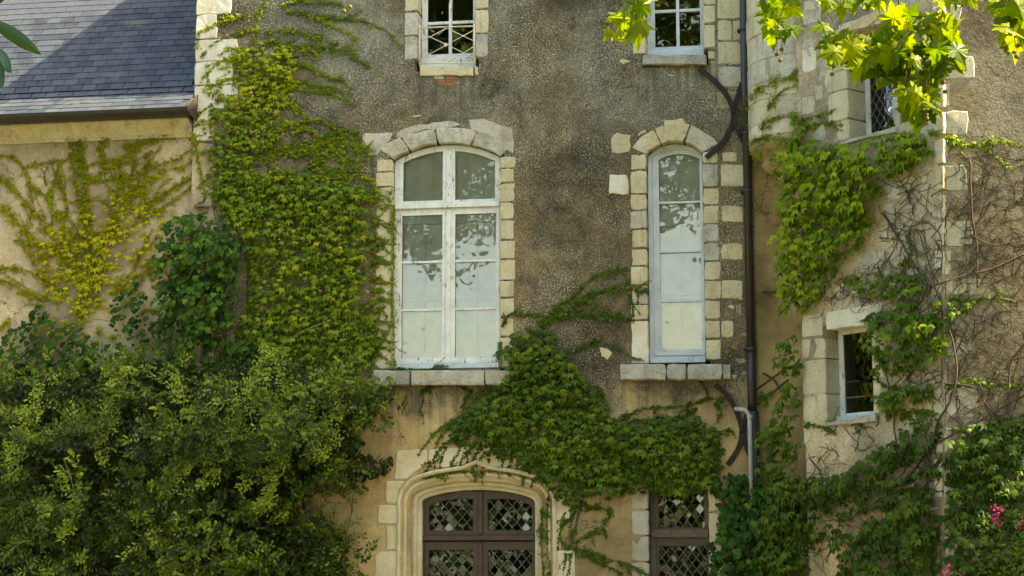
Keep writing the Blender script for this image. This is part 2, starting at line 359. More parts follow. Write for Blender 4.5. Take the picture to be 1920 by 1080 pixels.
# ------------------------------------------------------------------ main house
HOUSE = thing('main_house', (-.6, 0, 0), 'tall roughcast house with two arched windows, leaded door and cream stone surrounds', 'house')
XL, XR, HT = -3.985, P1.x + .05, 10.5
def arch(x0, x1, zb, zs, za, n=14, inset=0.0):
    """opening outline with a segmental arched head"""
    x0 += inset; x1 -= inset; zb += inset; za -= inset
    h = za - zs; c = (x1 - x0) / 2; xm = (x0 + x1) / 2; r = (c * c + h * h) / (2 * h); zc = za - r
    out = [(x0, zb), (x1, zb)]; a = math.asin(c / r)
    for i in range(n + 1):
        t = a - 2 * a * i / n; out.append((xm + r * math.sin(t), zc + r * math.cos(t)))
    return out
def rectm(x0, x1, z0, z1): return [(x0, z0), (x1, z0), (x1, z1), (x0, z1)]
W1 = dict(x0=-1.455, x1=-.145, zb=3.98, zs=6.585, za=6.77)
W2 = dict(x0=1.612, x1=2.268, zb=3.99, zs=6.54, za=6.69)
U1 = (X(784.5, 60), X(890, 60), 7.73, 9.4); U2 = (X(1211, 60), X(1319.5, 60), 7.66, 9.35)
GW = (X(1217, 1000), X(1329, 1000), .95, Z(1270, 912))
dpx = [(790, 1250), (1004.5, 1250), (1004.5, 947), (1003.6, 940), (997, 933.5), (972, 926), (936, 920), (899, 918), (860, 920), (826, 925.5), (802, 932.5), (791, 939), (790, 947)]
DOOR = [FM.px(u, v, -.15) for u, v in dpx]; dx0, dx1 = DOOR[0][0], DOOR[1][0]
DOOR[0] = (dx0, .02); DOOR[1] = (dx1, .02)
def grow(poly, d):
    n = len(poly); out = []
    ar = sum(poly[i][0] * poly[(i + 1) % n][1] - poly[(i + 1) % n][0] * poly[i][1] for i in range(n)); s = 1 if ar > 0 else -1
    for i in range(n):
        p0, p, p2 = Vector(poly[i - 1]), Vector(poly[i]), Vector(poly[(i + 1) % n])
        a = (p - p0).normalized(); b = (p2 - p).normalized(); n1 = Vector((a.y, -a.x)) * s; n2 = Vector((b.y, -b.x)) * s
        m = (n1 + n2); m /= max(.5, m.dot(m) / 2); out.append((p.x + m.x * d, p.y + m.y * d))
    return out
w1o = arch(**W1); w2o = arch(**W2)
holes = [grow(w1o, .05), grow(w2o, .05), grow(rectm(*U1), .05), grow(rectm(*U2), .05), grow(rectm(*GW), .04), grow(DOOR, .1)]
holes[5] = [(a, max(b, -.0)) for a, b in holes[5]]
holes[5][0] = (holes[5][0][0], .03); holes[5][1] = (holes[5][1][0], .03)
plate('wall', FM, rectm(XL, XR, 0, HT), holes, -.5, 0, M_WALL, HOUSE)
def wallbox(name, x0, x1, y0, y1, z0, z1, mat, par): return box(name, FM, x0, x1, z0, z1, -y1, -y0, mat, par, 0)
wallbox('wall', XL, XL + .4, .502, 9, 0, HT, M_WALL, HOUSE); wallbox('wall', XL, 9, 9.002, 9.4, 0, HT, M_WALL, HOUSE)
wallbox('floor', XL + .41, 6, .502, 8.99, 3.0, 3.3, M_DARK, HOUSE); wallbox('floor', XL + .41, 6, .502, 8.99, 6.95, 7.25, M_DARK, HOUSE)
wallbox('partition', XL + .41, 6, 3.0, 3.1, 3.31, 6.94, M_DARK, HOUSE); wallbox('partition', XL + .41, 6, 3.0, 3.1, .01, 2.99, M_DARK, HOUSE); wallbox('partition', XL + .41, 6, 3.0, 3.1, 7.26, HT, M_DARK, HOUSE)
# roof of the main house, above the picture
mesh_obj('roof', [(XL - .02, 0, HT), (9, 0, HT), (9, 9.4, HT), (XL - .02, 9.4, HT), (XL + 3.2, 4.7, HT + 4.5), (6, 4.7, HT + 4.5)], [(0, 1, 5, 4), (1, 2, 5), (2, 3, 4, 5), (3, 0, 4), (3, 2, 1, 0)], M_SLATE, HOUSE)

# stones --------------------------------------------------------------
def column(u0, u1, vs_, mat, fr=FM, depth=.24, proud=.012, par=HOUSE, du=0, name='stone', mats=None):
    for i in range(len(vs_) - 1):
        a = u0 + random.uniform(-2, 2) * du; b = u1 + random.uniform(-2, 2) * du
        m = random.choice(mats) if mats else mat
        stone(par, rect(a, vs_[i], b, vs_[i + 1]), fr, m, proud + random.uniform(-.004, .006), depth, name=name)
jx = lambda x, v: 960  # unused
def ux(x, z, y=0.0):   # world x,z on the facade -> pixel
    return proj(Vector((x, y, z)))
def jamb(x_open, side, vs_, width_px, mats, extra=0):
    """stones of a window jamb; the inner edge keeps to the opening"""
    for i in range(len(vs_) - 1):
        z1 = Z(ux(x_open, 5)[0], vs_[i]); z0 = Z(ux(x_open, 5)[0], vs_[i + 1]); wd = (width_px + random.uniform(-2, 2)) / 160.0
        xa, xb = (x_open - wd, x_open) if side < 0 else (x_open, x_open + wd)
        stone(HOUSE, rectm(xa, xb, z0, z1), FM, random.choice(mats), .004 + random.uniform(-.003, .005), .24, px=False)
jamb(W1['x0'], -1, [297, 322, 350, 385, 420, 457, 495, 531, 567, 603, 640, 692], 34, [M_CREAM])
jamb(W1['x1'], 1, [294, 316, 343, 380, 412, 450, 487, 526, 558, 595, 632, 690], 29, [M_CREAM])
jamb(W2['x0'], -1, [288, 319, 363, 394, 429, 465, 499, 534, 571, 600], 32, [M_CREAM, M_CREAM, M_GREY])
jamb(W2['x0'], -1, [600, 683], 32, [M_WHITE])
jamb(W2['x1'], 1, [284, 307, 352, 385, 420, 455, 490, 526, 562, 600], 30, [M_CREAM, M_GREY, M_CREAM]); jamb(W2['x1'], 1, [600, 636, 676], 30, [M_CREAM])
jamb(U1[0], -1, [-60, -24, 21, 67, 112], 30, [M_GREY, M_CREAM]); jamb(U1[1], 1, [-60, -26, 18, 64, 109], 28, [M_CREAM, M_GREY])
jamb(U2[1], 1, [-60, -30, 10, 44, 92], 24, [M_CREAM]); jamb(U2[0], -1, [-60, -20, 25, 66, 101], 26, [M_WHITE, M_CREAM])
jamb(GW[0], -1, [915, 956, 1004, 1054, 1110, 1170], 34, [limestone('limestone_grey', (.38, .37, .33), .3, .3, .2)]); jamb(GW[1], 1, [915, 960, 1020, 1075, 1150], 26, [M_DOORST])
def vouss(w, cuts, thick, mats, push=0.0):
    """arch stones: cuts are fractions along the head; thick their heights"""
    c = (w['x1'] - w['x0']) / 2; h = w['za'] - w['zs']; xm = (w['x0'] + w['x1']) / 2; r = (c * c + h * h) / (2 * h); zc = w['za'] - r; A = math.asin(c / r)
    for i in range(len(cuts) - 1):
        ts = [-A + 2 * A * (cuts[i] + (cuts[i + 1] - cuts[i]) * k / 4) for k in range(5)]
        inn = [(xm + r * math.sin(t), zc + r * math.cos(t)) for t in ts]
        if i == 0: inn[0] = (w['x0'] - .2 * .0, inn[0][1])
        T = thick[i]; T2 = thick[i + 1]
        out = [(xm + (r + T + (T2 - T) * k / 4) * math.sin(t * 1.10), zc + (r + T + (T2 - T) * k / 4) * math.cos(t * 1.10)) for k, t in enumerate(ts)]
        stone(HOUSE, inn + out[::-1], FM, mats[i % len(mats)], .006 + random.uniform(-.003, .004), .24, px=False, gap=.002)
vouss(W1, [0, .17, .42, .72, 1], [.24, .22, .2, .2, .22], [M_GREY])
vouss(W2, [0, .3, .66, 1], [.2, .22, .24, .22], [M_CREAM, M_CREAM, M_GREY])
for pl, m in [([(676, 249), (700, 247), (738, 249), (735, 262), (718, 276), (706, 294), (678, 292)], M_GREY), ([(738, 250), (768, 237), (805, 229), (850, 226), (870, 232), (850, 238), (800, 244), (765, 253), (742, 262)], M_GREY),
              ([(874, 222), (905, 221), (940, 234), (962, 240), (964, 256), (964, 290), (950, 278), (930, 262), (905, 249), (878, 242)], M_GREY),
              ([(1144, 250), (1172, 247), (1188, 249), (1184, 262), (1182, 288), (1146, 288)], M_CREAM), ([(1192, 250), (1213, 240), (1216, 246), (1200, 256), (1192, 260)], M_CREAM), ([(1243, 225), (1288, 221), (1290, 234), (1243, 238)], M_CREAM),
              (rect(1140, 325, 1180, 365), M_WHITE), ([(1122, 650), (1140, 648), (1152, 662), (1140, 678), (1126, 668)], M_CREAM)]:
    stone(HOUSE, pl, FM, m, .004, .05, jit=.010)
for pl, m in [(rect(1351, 308, 1397, 350), M_CREAM), (rect(1352, 385, 1394, 417), M_CREAM), (rect(1352, 456, 1395, 488), M_CREAM), (rect(1352, 525, 1394, 561), M_CREAM), (rect(1352, 600, 1377, 634), M_CREAM),
              (rect(1345, -30, 1390, 36), M_CREAM), (rect(1345, 37, 1373, 77), M_CREAM), (rect(1374, 37, 1390, 77), M_CREAM), (rect(1345, 78, 1390, 121), M_CREAM), (rect(1346, 124, 1391, 165), M_GREY), (rect(1326, 94, 1343, 112), M_CREAM), (rect(1332, 113, 1344, 150), M_MORTAR),
              (rect(1345, 170, 1391, 205), M_MORTAR), (rect(1352, 285, 1384, 304), M_CREAM), (rect(1378, 568, 1392, 590), M_MORTAR)]:
    stone(HOUSE, pl, FM, m, .008, .05)
# rubble showing where the render has fallen, right of the second window
for u, v, s in [(1372, 575, 9), (1388, 560, 8), (1378, 650, 10), (1395, 628, 9), (1366, 690, 9), (1390, 676, 12), (1376, 705, 9), (1395, 700, 8), (1370, 505, 9), (1386, 512, 7), (1398, 445, 6), (1400, 365, 7), (1362, 660, 7), (1385, 610, 6), (1395, 740, 9), (1372, 735, 8)]:
    stone(HOUSE, [(u + s * random.uniform(.8, 1.3) * math.cos(t), v + s * random.uniform(.6, 1) * math.sin(t)) for t in np.linspace(0, 6.28, 8)[:-1]], FM, random.choice([M_CREAM, M_MORTAR, M_BRICK, M_MORTAR]), .006, .04, jit=.004, bev=.014)
for u, v, s, m in [(780, 218, 9, M_CREAM), (1258, 141, 9, M_CREAM), (724, 812, 15, M_MORTAR), (1170, 115, 12, M_CREAM)]:
    stone(HOUSE, [(u + s * random.uniform(.8, 1.3) * math.cos(t), v + s * .7 * random.uniform(.7, 1.1) * math.sin(t)) for t in np.linspace(0, 6.28, 8)[:-1]], FM, m, .006, .04, bev=.012)
# corner quoins at the left
qv = [-40, 26, 72, 114, 158, 203, 233, 264, 300, 345, 395, 440, 490, 540, 600, 660, 720, 790, 860, 940, 1020, 1100]
qr = [435, 408, 446, 438, 447, 403, 403, 440, 405, 438, 400, 436, 404, 440, 400, 436, 404, 440, 402, 436, 402]
for i in range(7):
    a, z1 = FM.px(qr[i], qv[i]); z0 = FM.px(qr[i], qv[i + 1])[1]
    stone(HOUSE, rectm(XL - .012, a, z0, z1), FM, M_WHITE if i < 7 else M_CREAM, .014, .3, px=False, name='quoin')
# pale render over the corner below the quoins
cr_ = [(XL - .006, .0), (X(400, 900), .0)] + [(X(400 + 9 * noise.noise(Vector((v_ / 40, 3, 1))), v_), Z(400, v_)) for v_ in range(1040, 262, -22)] + [(XL - .006, Z(372, 266))]
plate('corner_render', FM, cr_, [], -.02, .007, M_WING, HOUSE)
# sills
def sillstones(us, v0, v1, mat, proud=.13):
    for i in range(len(us) - 1):
        stone(HOUSE, rect(us[i], v0, us[i + 1], v1), FM, mat, proud + random.uniform(-.006, .006), .26, gap=.003, bev=.012, name='sill_stone')
def sill_at(us, v0, v1, mat, proud=.12, depth=.26):
    f = Frame((0, -proud, 0), (1, 0, 0), (0, -1, 0))
    for i in range(len(us) - 1):
        stone(HOUSE, rect(us[i], v0, us[i + 1], v1), f, mat, random.uniform(-.006, .006), depth, gap=.003, bev=.012, name='sill_stone')
sill_at([697, 769, 908, 957], 694, 722, M_SILL); sill_at([1162, 1249, 1287, 1355, 1371], 682, 712, M_SILL)
sill_at([1203, 1326], 102, 121, M_SILL, .06, .2); sill_at([785, 889], 122, 142, M_CREAM, .03, .2); sill_at([889, 897], 122, 142, M_CREAM, .02, .1)
for r in range(3):
    stone(HOUSE, rect(812 + r * 4, 143 + r * 6, 833 + r * 3, 148 + r * 6), FM, M_CREAM if r < 1 else M_BRICK, .004, .03, bev=.003, name='brick')
    stone(HOUSE, rect(836, 143 + r * 6, 858 - r * 2, 148 + r * 6), FM, M_BRICK, .003, .03, bev=.003, name='brick')

# windows -------------------------------------------------------------
def pane(name, fr, poly, d, mat, par, tilt=.010, th=.003):
    n = len(poly); cx = sum(p[0] for p in poly) / n; cz = sum(p[1] for p in poly) / n; tx, tz = random.gauss(0, tilt), random.gauss(0, tilt)
    V = [fr.to(a, b, d + (a - cx) * tx + (b - cz) * tz) for a, b in poly] + [fr.to(a, b, d - th + (a - cx) * tx + (b - cz) * tz) for a, b in poly]
    F = [tuple(range(n)), tuple(range(2 * n - 1, n - 1, -1))] + [(i, n + i, n + (i + 1) % n, (i + 1) % n) for i in range(n)]
    o = mesh_obj(name, V, F, mat, par); bm = bmesh.new(); bm.from_mesh(o.data); bmesh.ops.recalc_face_normals(bm, faces=bm.faces); bm.to_mesh(o.data); bm.free(); return o
def part(name, parent, loc=(0, 0, 0)):
    o = bpy.data.objects.new(name, None); o.empty_display_size = .1; return place(o, parent)
def clip(poly, region):
    """keep the part of a convex polygon inside a convex ccw region"""
    out = list(poly)
    for i in range(len(region)):
        a, b = region[i], region[(i + 1) % len(region)]; inp = out; out = []
        side = lambda p: (b[0] - a[0]) * (p[1] - a[1]) - (b[1] - a[1]) * (p[0] - a[0])
        for j in range(len(inp)):
            p, q = inp[j], inp[(j + 1) % len(inp)]; sp, sq = side(p), side(q)
            if sp >= 0: out.append(p)
            if sp * sq < 0: t = sp / (sp - sq); out.append((p[0] + (q[0] - p[0]) * t, p[1] + (q[1] - p[1]) * t))
        if not out: return []
    return out
def bars(w, a0, a1, zs_, d0, d1, mat, name='muntin'):
    for z0, z1 in zs_: box(name, FM, a0, a1, z0, z1, d0, d1, mat, w, .003)
def shutter(w, a0, a1, z0, z1, d, rails, mat):
    """inside shutter leaf: boards behind, framed panels in front"""
    box('shutter_board', FM, a0, a1, z0, z1, d - .03, d, mat, w, .002)
    mid = (a0 + a1) / 2; s = .045; hs = []
    for i in range(len(rails) - 1):
        b0, b1 = rails[i] + .045, rails[i + 1] - .045
        hs += [rectm(a0 + s, mid - s * .6, b0, b1), rectm(mid + s * .6, a1 - s, b0, b1)]
    plate('shutter_frame', FM, rectm(a0, a1, z0, z1), hs, d + .001, d + .028, mat, w)
# window 1: arched, two lights over two casements of three panes
LAB = 'wide arched white window with two rows of lights over double casements'
FD = -.075
zq = lambda v: Z(840, v, .075); xq = lambda u: X(u, 530, .075)
x0, x1 = W1['x0'] + .004, W1['x1'] - .004
outer = arch(x0, x1, 3.99, W1['zs'] - .004, W1['za'] - .006)
tl = [arch(xq(753), xq(829), zq(374), zq(312), zq(284), 8), arch(xq(853), xq(929), zq(374), zq(312), zq(284), 8)]
def slopehead(xa, xb, zb, za_l, za_r):   # top light whose head follows the arch
    c = (W1['x1'] - W1['x0']) / 2; h = .185; r = (c * c + h * h) / (2 * h); xm = (W1['x0'] + W1['x1']) / 2; zc = W1['za'] - .075 - r
    pts = [(xa, zb), (xb, zb)]
    for i in range(7):
        x_ = xb + (xa - xb) * i / 6; pts.append((x_, zc + math.sqrt(r * r - (x_ - xm) ** 2)))
    return pts
tl = [slopehead(xq(754), xq(829), zq(375), 0, 0), slopehead(xq(852), xq(928), zq(375), 0, 0)]
cas0, cas1, caz0, caz1 = xq(741), xq(937), zq(679), zq(391)
w = plate('window', FM, outer, tl + [rectm(cas0, cas1, caz0, caz1)], FD - .06, FD, M_WPAINT, HOUSE); w['label'] = LAB
box('transom', FM, x0 + .01, x1 - .01, zq(390), zq(381), FD, FD + .035, M_WPAINT, w); box('mullion', FM, xq(836), xq(846), zq(380), zq(283), FD, FD + .012, M_WPAINT, w)
for t in tl: pane('pane', FM, t, FD - .03, M_GLASS, w)
for (ua, ub, pa, pb) in [(741.5, 839.5, 753, 829), (840.5, 936.5, 853, 930)]:
    rows = [(402, 488), (492, 578), (582, 670)]
    plate('casement', FM, rectm(xq(ua), xq(ub), caz0 + .003, caz1 - .003), [rectm(xq(pa), xq(pb), zq(670), zq(402))], FD - .05, FD + .004, M_WPAINT, w)
    for r in rows: pane('pane', FM, rectm(xq(pa), xq(pb), zq(r[1]) - .01, zq(r[0]) + .01), FD - .03, M_GLASS, w)
    bars(w, xq(pa) - .002, xq(pb) + .002, [(zq(492), zq(488)), (zq(582), zq(578))], FD - .045, FD - .004, M_WPAINT)
box('meeting_stile', FM, xq(836), xq(845), caz0 + .01, caz1 - .01, FD + .004, FD + .018, M_WPAINT, w)
box('weather_bar', FM, cas0 + .01, cas1 - .01, zq(682), zq(674), FD + .004, FD + .035, M_WPAINT, w)
box('sill_board', FM, x0, x1, zq(692), zq(683), FD, FD + .08, M_BPAINT, w)
for a, b in ((xq(743), xq(839.3)), (xq(841.2), xq(937))):
    shutter(w, a, b, zq(690), zq(395), -.165, [zq(665), zq(555), zq(410)], M_SHUT)
    box('shutter_board', FM, a, b, zq(388), zq(270), -.18, -.155, M_SHUT, w, .002)
    for f_ in (.33, .66): box('shutter_batten', FM, a + (b - a) * f_ - .008, a + (b - a) * f_ + .008, zq(386), zq(272), -.154, -.144, M_SHUT, w, .002)
# window 2: tall narrow, one sash of four panes
LAB = 'tall narrow arched window of four stacked panes'
FD = -.13; zq = lambda v: Z(1270, v, .13); xq = lambda u: X(u, 480, .13)
outer = arch(W2['x0'] + .003, W2['x1'] - .003, zq(676), W2['zs'], W2['za'] - .004)
pa, pb = xq(1237), xq(1314); head = arch(pa, pb, zq(378), zq(298), zq(288), 8)
w = plate('window', FM, outer, [arch(xq(1225), xq(1320), zq(664), zq(292), zq(280), 8)], FD - .07, FD, M_BPAINT, HOUSE); w['label'] = LAB
plate('sash', FM, arch(xq(1225.5), xq(1319.5), zq(663.5), zq(292.5), zq(280.5), 8), [arch(pa, pb, zq(655), zq(298), zq(288), 8)], FD - .06, FD - .012, M_BPAINT, w)
pv = [(288, 377), (381, 469), (473, 561), (566, 655)]
pane('pane', FM, head, FD - .045, M_GLASS, w)
for r in pv[1:]: pane('pane', FM, rectm(pa, pb, zq(r[1]) - .01, zq(r[0]) + .01), FD - .045, M_GLASS, w)
bars(w, pa - .002, pb + .002, [(zq(381), zq(377)), (zq(473), zq(469)), (zq(566), zq(561))], FD - .058, FD - .014, M_BPAINT)
box('sill_board', FM, W2['x0'] + .004, W2['x1'] - .004, zq(681), zq(670), FD, FD + .06, M_BPAINT, w); box('weather_bar', FM, xq(1226), xq(1319), zq(667), zq(660), FD - .012, FD + .02, M_BPAINT, w)
shutter(w, xq(1222), xq(1322), zq(672), zq(285), -.235, [zq(655), zq(545), zq(415), zq(372), zq(290)], M_SHUT)
# upper windows
def upper(o, vbar, vbot, lx, rx, mat, lab):
    LAB = lab
    uc = (lx[0] + rx[1]) / 2; z_ = lambda v: Z(uc, v, .2); x_ = lambda u: X(u, 60, .2); d = -.2; hp = z_(vbar[1]) - z_(vbot)
    za = z_(vbar[0]); hs = []
    zz = [(z_(vbot), z_(vbar[1])), (z_(vbar[0]), z_(vbar[0]) + hp), (z_(vbar[0]) + hp + .035, z_(vbar[0]) + 2 * hp)]
    for p in (lx, rx):
        for a, b in zz: hs.append(rectm(x_(p[0]), x_(p[1]), a, b))
    w = plate('window', FM, rectm(o[0] + .003, o[1] - .003, z_(vbot + 9), o[3] - .003), [rectm(x_(lx[0]), x_(rx[1]), z_(vbot), zz[2][1])], d - .06, d, mat, HOUSE); w['label'] = LAB
    box('muntin', FM, x_(lx[1]), x_(rx[0]), z_(vbot) + .001, zz[2][1] - .001, d - .05, d - .01, mat, w, .003)
    for p in (lx, rx):
        bars(w, x_(p[0]) + .001, x_(p[1]) - .001, [(z_(vbar[1]), z_(vbar[0])), (zz[1][1], zz[2][0])], d - .05, d - .012, mat)
        for a, b in zz: pane('pane', FM, rectm(x_(p[0]), x_(p[1]), a - .008, b + .008), d - .035, M_GLASS, w)
    box('sill_board', FM, o[0] + .004, o[1] - .004, o[2] - .02, z_(vbot + 9.5), d - .06, d + .07, mat, w)
upper(U1, (39, 44.5), 101, (801, 841), (847, 887), M_WPAINT, 'upper white window with dark panes behind the diamond guard')
upper(U2, (16.5, 22), 87, (1228, 1268), (1274, 1313), M_BPAINT, 'upper pale window with dark panes above the iron wall tie')

# leaded lights
def leaded(w, fr, region, d, dw, dh, th=.006, phase=(0, 0), mat=None):
    """each diamond is a pane of its own, the lead between them one lattice"""
    xs = [p[0] for p in region]; zs = [p[1] for p in region]; x0, x1, z0, z1 = min(xs), max(xs), min(zs), max(zs)
    i0 = int(math.floor((x0 - x1) / dw)) - 3
    nx = int((x1 - x0) / dw) + 3; nz = int((z1 - z0) / dh) + 3
    for i in range(-2, 2 * nx):
        for j in range(-2, 2 * nz):
            if (i + j) % 2: continue
            cx = x0 + phase[0] + i * dw / 2; cz = z0 + phase[1] + j * dh / 2
            c = clip([(cx - dw / 2, cz), (cx, cz - dh / 2), (cx + dw / 2, cz), (cx, cz + dh / 2)], region)
            if len(c) < 3: continue
            ar = abs(sum(c[k][0] * c[(k + 1) % len(c)][1] - c[(k + 1) % len(c)][0] * c[k][1] for k in range(len(c)))) / 2
            if ar > dw * dh * .03: pane('pane', fr, c, d, mat or M_OLDG, w, .018, .002)
    mb = MB(); L = math.hypot(dw, dh); px_, pz_ = dh / L, dw / L
    for s in (1, -1):
        for k in range(-4 * (nx + nz), 4 * (nx + nz)):
            if k % 2 == 0: continue
            # line through centre offset k*dw/2 with slope s*dh/dw
            bx = x0 + phase[0] + k * dw / 2; bz = z0 + phase[1]; t = 12.0
            q = [(bx - t * dw - th / 2 * px_ , bz - s * t * dh + s * th / 2 * pz_), (bx + t * dw - th / 2 * px_, bz + s * t * dh + s * th / 2 * pz_),
                 (bx + t * dw + th / 2 * px_, bz + s * t * dh - s * th / 2 * pz_), (bx - t * dw + th / 2 * px_, bz - s * t * dh - s * th / 2 * pz_)]
            c = clip(q, region)
            if len(c) < 3: continue
            n = len(c); V = [fr.to(a, b, d + .004) for a, b in c] + [fr.to(a, b, d - .006) for a, b in c]
            mb.add(V, [tuple(range(n)), tuple(range(2 * n - 1, n - 1, -1))] + [(i, (i + 1) % n, n + (i + 1) % n, n + i) for i in range(n)])
    o = mb.obj('lead_lattice', M_LEAD, w, False); bm = bmesh.new(); bm.from_mesh(o.data); bmesh.ops.recalc_face_normals(bm, faces=bm.faces); bm.to_mesh(o.data); bm.free()
# door
LAB = 'dark brown double door with arched leaded toplights'
FD = -.2; zq = lambda v: Z(897, v, .2); xq = lambda u: X(u, 1000, .2)
do = grow(DOOR, -.002); do[0] = (dx0 + .002, .02); do[1] = (dx1 - .002, .02)
def dlight(ua, ub, vb, flip):
    pts = [(ua, vb), (ub, vb)]
    hd = [(ub, 936), (ub - 30, 934.5), (ub - 60, 939), (ua + 4, 946.5), (ua, 950)] if not flip else [(ub, 950), (ub - 4, 946.5), (ua + 60, 939), (ua + 30, 934.5), (ua, 936)]
    return [FM.px(u, v, -.2) for u, v in pts + hd]
l1, l2 = dlight(804, 887, 995, False), dlight(914, 997.5, 994.5, True)
low = [rectm(xq(804), xq(887), .95, zq(1031)), rectm(xq(914.5), xq(997.5), .95, zq(1031))]
do = [(xq(795), .02), (xq(795), zq(1014)), (xq(1000), zq(1014)), (xq(1000), .02)] + do[1:] + [do[0]]
DR = plate('door', FM, do, [l1, l2], FD - .08, FD, M_DOOR, HOUSE); DR['label'] = LAB
box('transom', FM, xq(791), xq(1004), zq(1014), zq(1003), FD, FD + .03, M_DOOR, DR, .008); box('mullion', FM, xq(896), xq(906), zq(1002), zq(922), FD, FD + .025, M_DOOR, DR, .008)
for r, (ua, ub) in zip(low, ((795.5, 900.3), (901.2, 999.7))):
    plate('door_leaf', FM, rectm(xq(ua), xq(ub), .03, zq(1016)), [r], FD - .07, FD - .008, M_DOOR, DR)
    box('door_panel', FM, r[0][0] - .0, r[1][0], .25, .85, FD - .008, FD + .01, M_DOOR, DR, .012)
box('cover_strip', FM, xq(897), xq(905), .04, zq(1018), FD - .008, FD + .012, M_DOOR, DR, .006)
for r in (l1, l2, low[0], low[1]): leaded(DR, FM, r, FD - .04, .108, .128, .0065, (.02, .03))
# ground floor window by the ivy
LAB = 'leaded ground floor window with weathered wooden frame'
zq = lambda v: Z(1275, v, .2); xq = lambda u: X(u, 1000, .2); q1 = rectm(xq(1235), xq(1321), zq(989), zq(926)); q2 = rectm(xq(1235), xq(1325), 1.1, zq(1024))
w = plate('window', FM, rectm(GW[0] + .002, GW[1] - .002, GW[2] + .01, GW[3] - .002), [q1, rectm(xq(1230), xq(1327), 1.02, zq(1010))], -.26, -.19, M_OLDW, HOUSE); w['label'] = LAB
box('transom', FM, GW[0] + .01, GW[1] - .01, zq(1008), zq(992), -.19, -.15, M_OLDW, w, .008)
plate('sash', FM, rectm(xq(1230.5), xq(1326.5), 1.025, zq(1010.5)), [q2], -.25, -.2, M_DOOR, w)
for r in (q1, q2): leaded(w, FM, r, -.225, .1, .128, .0062, (.03, .02))

# door surround: swept moulding cut into stones ------------------------
prof = [(0.0, .30), (0.0, .12), (.035, .095), (.05, .05), (.085, .06), (.11, .075), (.135, .055), (.15, .01), (.17, -.012), (.19, -.006), (.2, .02), (.215, .022), (.228, -.03), (.25, -.045), (.272, -.03), (.28, .06)]
path = [(dx1, .02)] + [(dx1, z) for z in (.6, 1.2, Z(1000, 1033), Z(1000, 983), Z(1000, 950))] + DOOR[3:-1] + [(dx0, z) for z in (Z(790, 950), Z(790, 983), Z(790, 1033), 1.2, .6, .02)]
path = [tuple(p) for p in path]
dense = []
for i in range(len(path) - 1):
    n = 3 if 5 <= i <= len(path) - 7 else 1
    for k in range(n): dense.append(tuple(path[i][c] + (path[i + 1][c] - path[i][c]) * k / n for c in (0, 1)))
dense.append(path[-1]); nd = len(dense)
# smooth the arch a little so that the basket-handle corners are round
for _ in range(2):
    dense = [dense[0]] + [tuple((dense[i - 1][c] + 2 * dense[i][c] + dense[i + 1][c]) / 4 if dense[i][1] > 2.44 else dense[i][c] for c in (0, 1)) for i in range(1, nd - 1)] + [dense[-1]]
nrm = []
for i in range(nd):
    a = Vector(dense[min(i + 1, nd - 1)]) - Vector(dense[max(i - 1, 0)]); a.normalize(); nrm.append(Vector((a.y, -a.x)))
xm = (dx0 + dx1) / 2
def msweep(i0, i1):
    V = []; F = []; m = len(prof)
    for i in range(i0, i1 + 1):
        for d, yy in prof:
            e = 0.0
            t = abs(dense[i][0] - xm)
            if d > .2: e = .075 * max(0, 1 - t / .2) ** 1.6 * (dense[i][1] > 2.4)
            p = Vector(dense[i]) + nrm[i] * d
            s = .002 if i == i0 else (-.002 if i == i1 else 0)
            V.append((p.x, yy, p.y + e))
    for i in range(i1 - i0):
        for k in range(m - 1): F.append((i * m + k, i * m + k + 1, (i + 1) * m + k + 1, (i + 1) * m + k))
    F.append(tuple(range(m))); F.append(tuple((i1 - i0) * m + k for k in range(m - 1, -1, -1)))
    o = mesh_obj('moulded_stone', V, F, M_DOORST, HOUSE); bm = bmesh.new(); bm.from_mesh(o.data); bmesh.ops.recalc_face_normals(bm, faces=bm.faces)
    c = sum((v.co for v in bm.verts), Vector()) / len(bm.verts)
    for v in bm.verts: v.co = v.co + (c - v.co).normalized() * .0015
    bm.to_mesh(o.data); bm.free()
jz = [.02, 1.2, Z(1000, 1033), Z(1000, 983), Z(1000, 948)]
right = [i for i in range(nd) if dense[i][0] > xm and dense[i][1] <= 2.47]; left = [i for i in range(nd) if dense[i][0] < xm and dense[i][1] <= 2.47]
cuts = [0, 2, 3, 4, 5]; mid = min(range(nd), key=lambda i: abs(dense[i][0] - xm) + (0 if dense[i][1] > 2.4 else 9))
allc = cuts + [5 + (mid - 5) // 2 + 2, mid, mid + (nd - 6 - mid) // 2 - 2] + [nd - 6, nd - 5, nd - 4, nd - 3, nd - 1]
allc = sorted(set(allc))
for a, b in zip(allc[:-1], allc[1:]): msweep(a, b)
for pl in [[(744, 844), (802, 842), (803, 872), (782, 884), (762, 900), (738, 900)], [(803, 842), (880, 836), (884, 862), (866, 874), (826, 878), (804, 872)], [(886, 836), (960, 840), (960, 876), (930, 880), (902, 874)], [(961, 841), (1040, 850), (1050, 900), (1024, 896), (1000, 884), (962, 876)],
           [(724, 901), (760, 902), (750, 920), (747, 945), (722, 945)], rect(708, 946, 747, 983), rect(725, 984, 746, 1032), [(703, 1040), (712, 1033), (746, 1033), (746, 1090), (703, 1090)], rect(1035, 905, 1070, 976), rect(1036, 977, 1052, 1030), rect(1036, 1031, 1078, 1090)]:
    stone(HOUSE, pl, FM, M_DOORST, .016, .05, jit=.004)

# ------------------------------------------------------------------ side wing with slate roof
WING = thing('side_wing', (-7, 0, 0), 'low beige side wing with slate roof and brown eaves gutter', 'house')
XW = -11.0
plate('wall', FL, rectm(XW, XL - .015, 0, 7.2), [], -.4, 0, M_WING, WING)
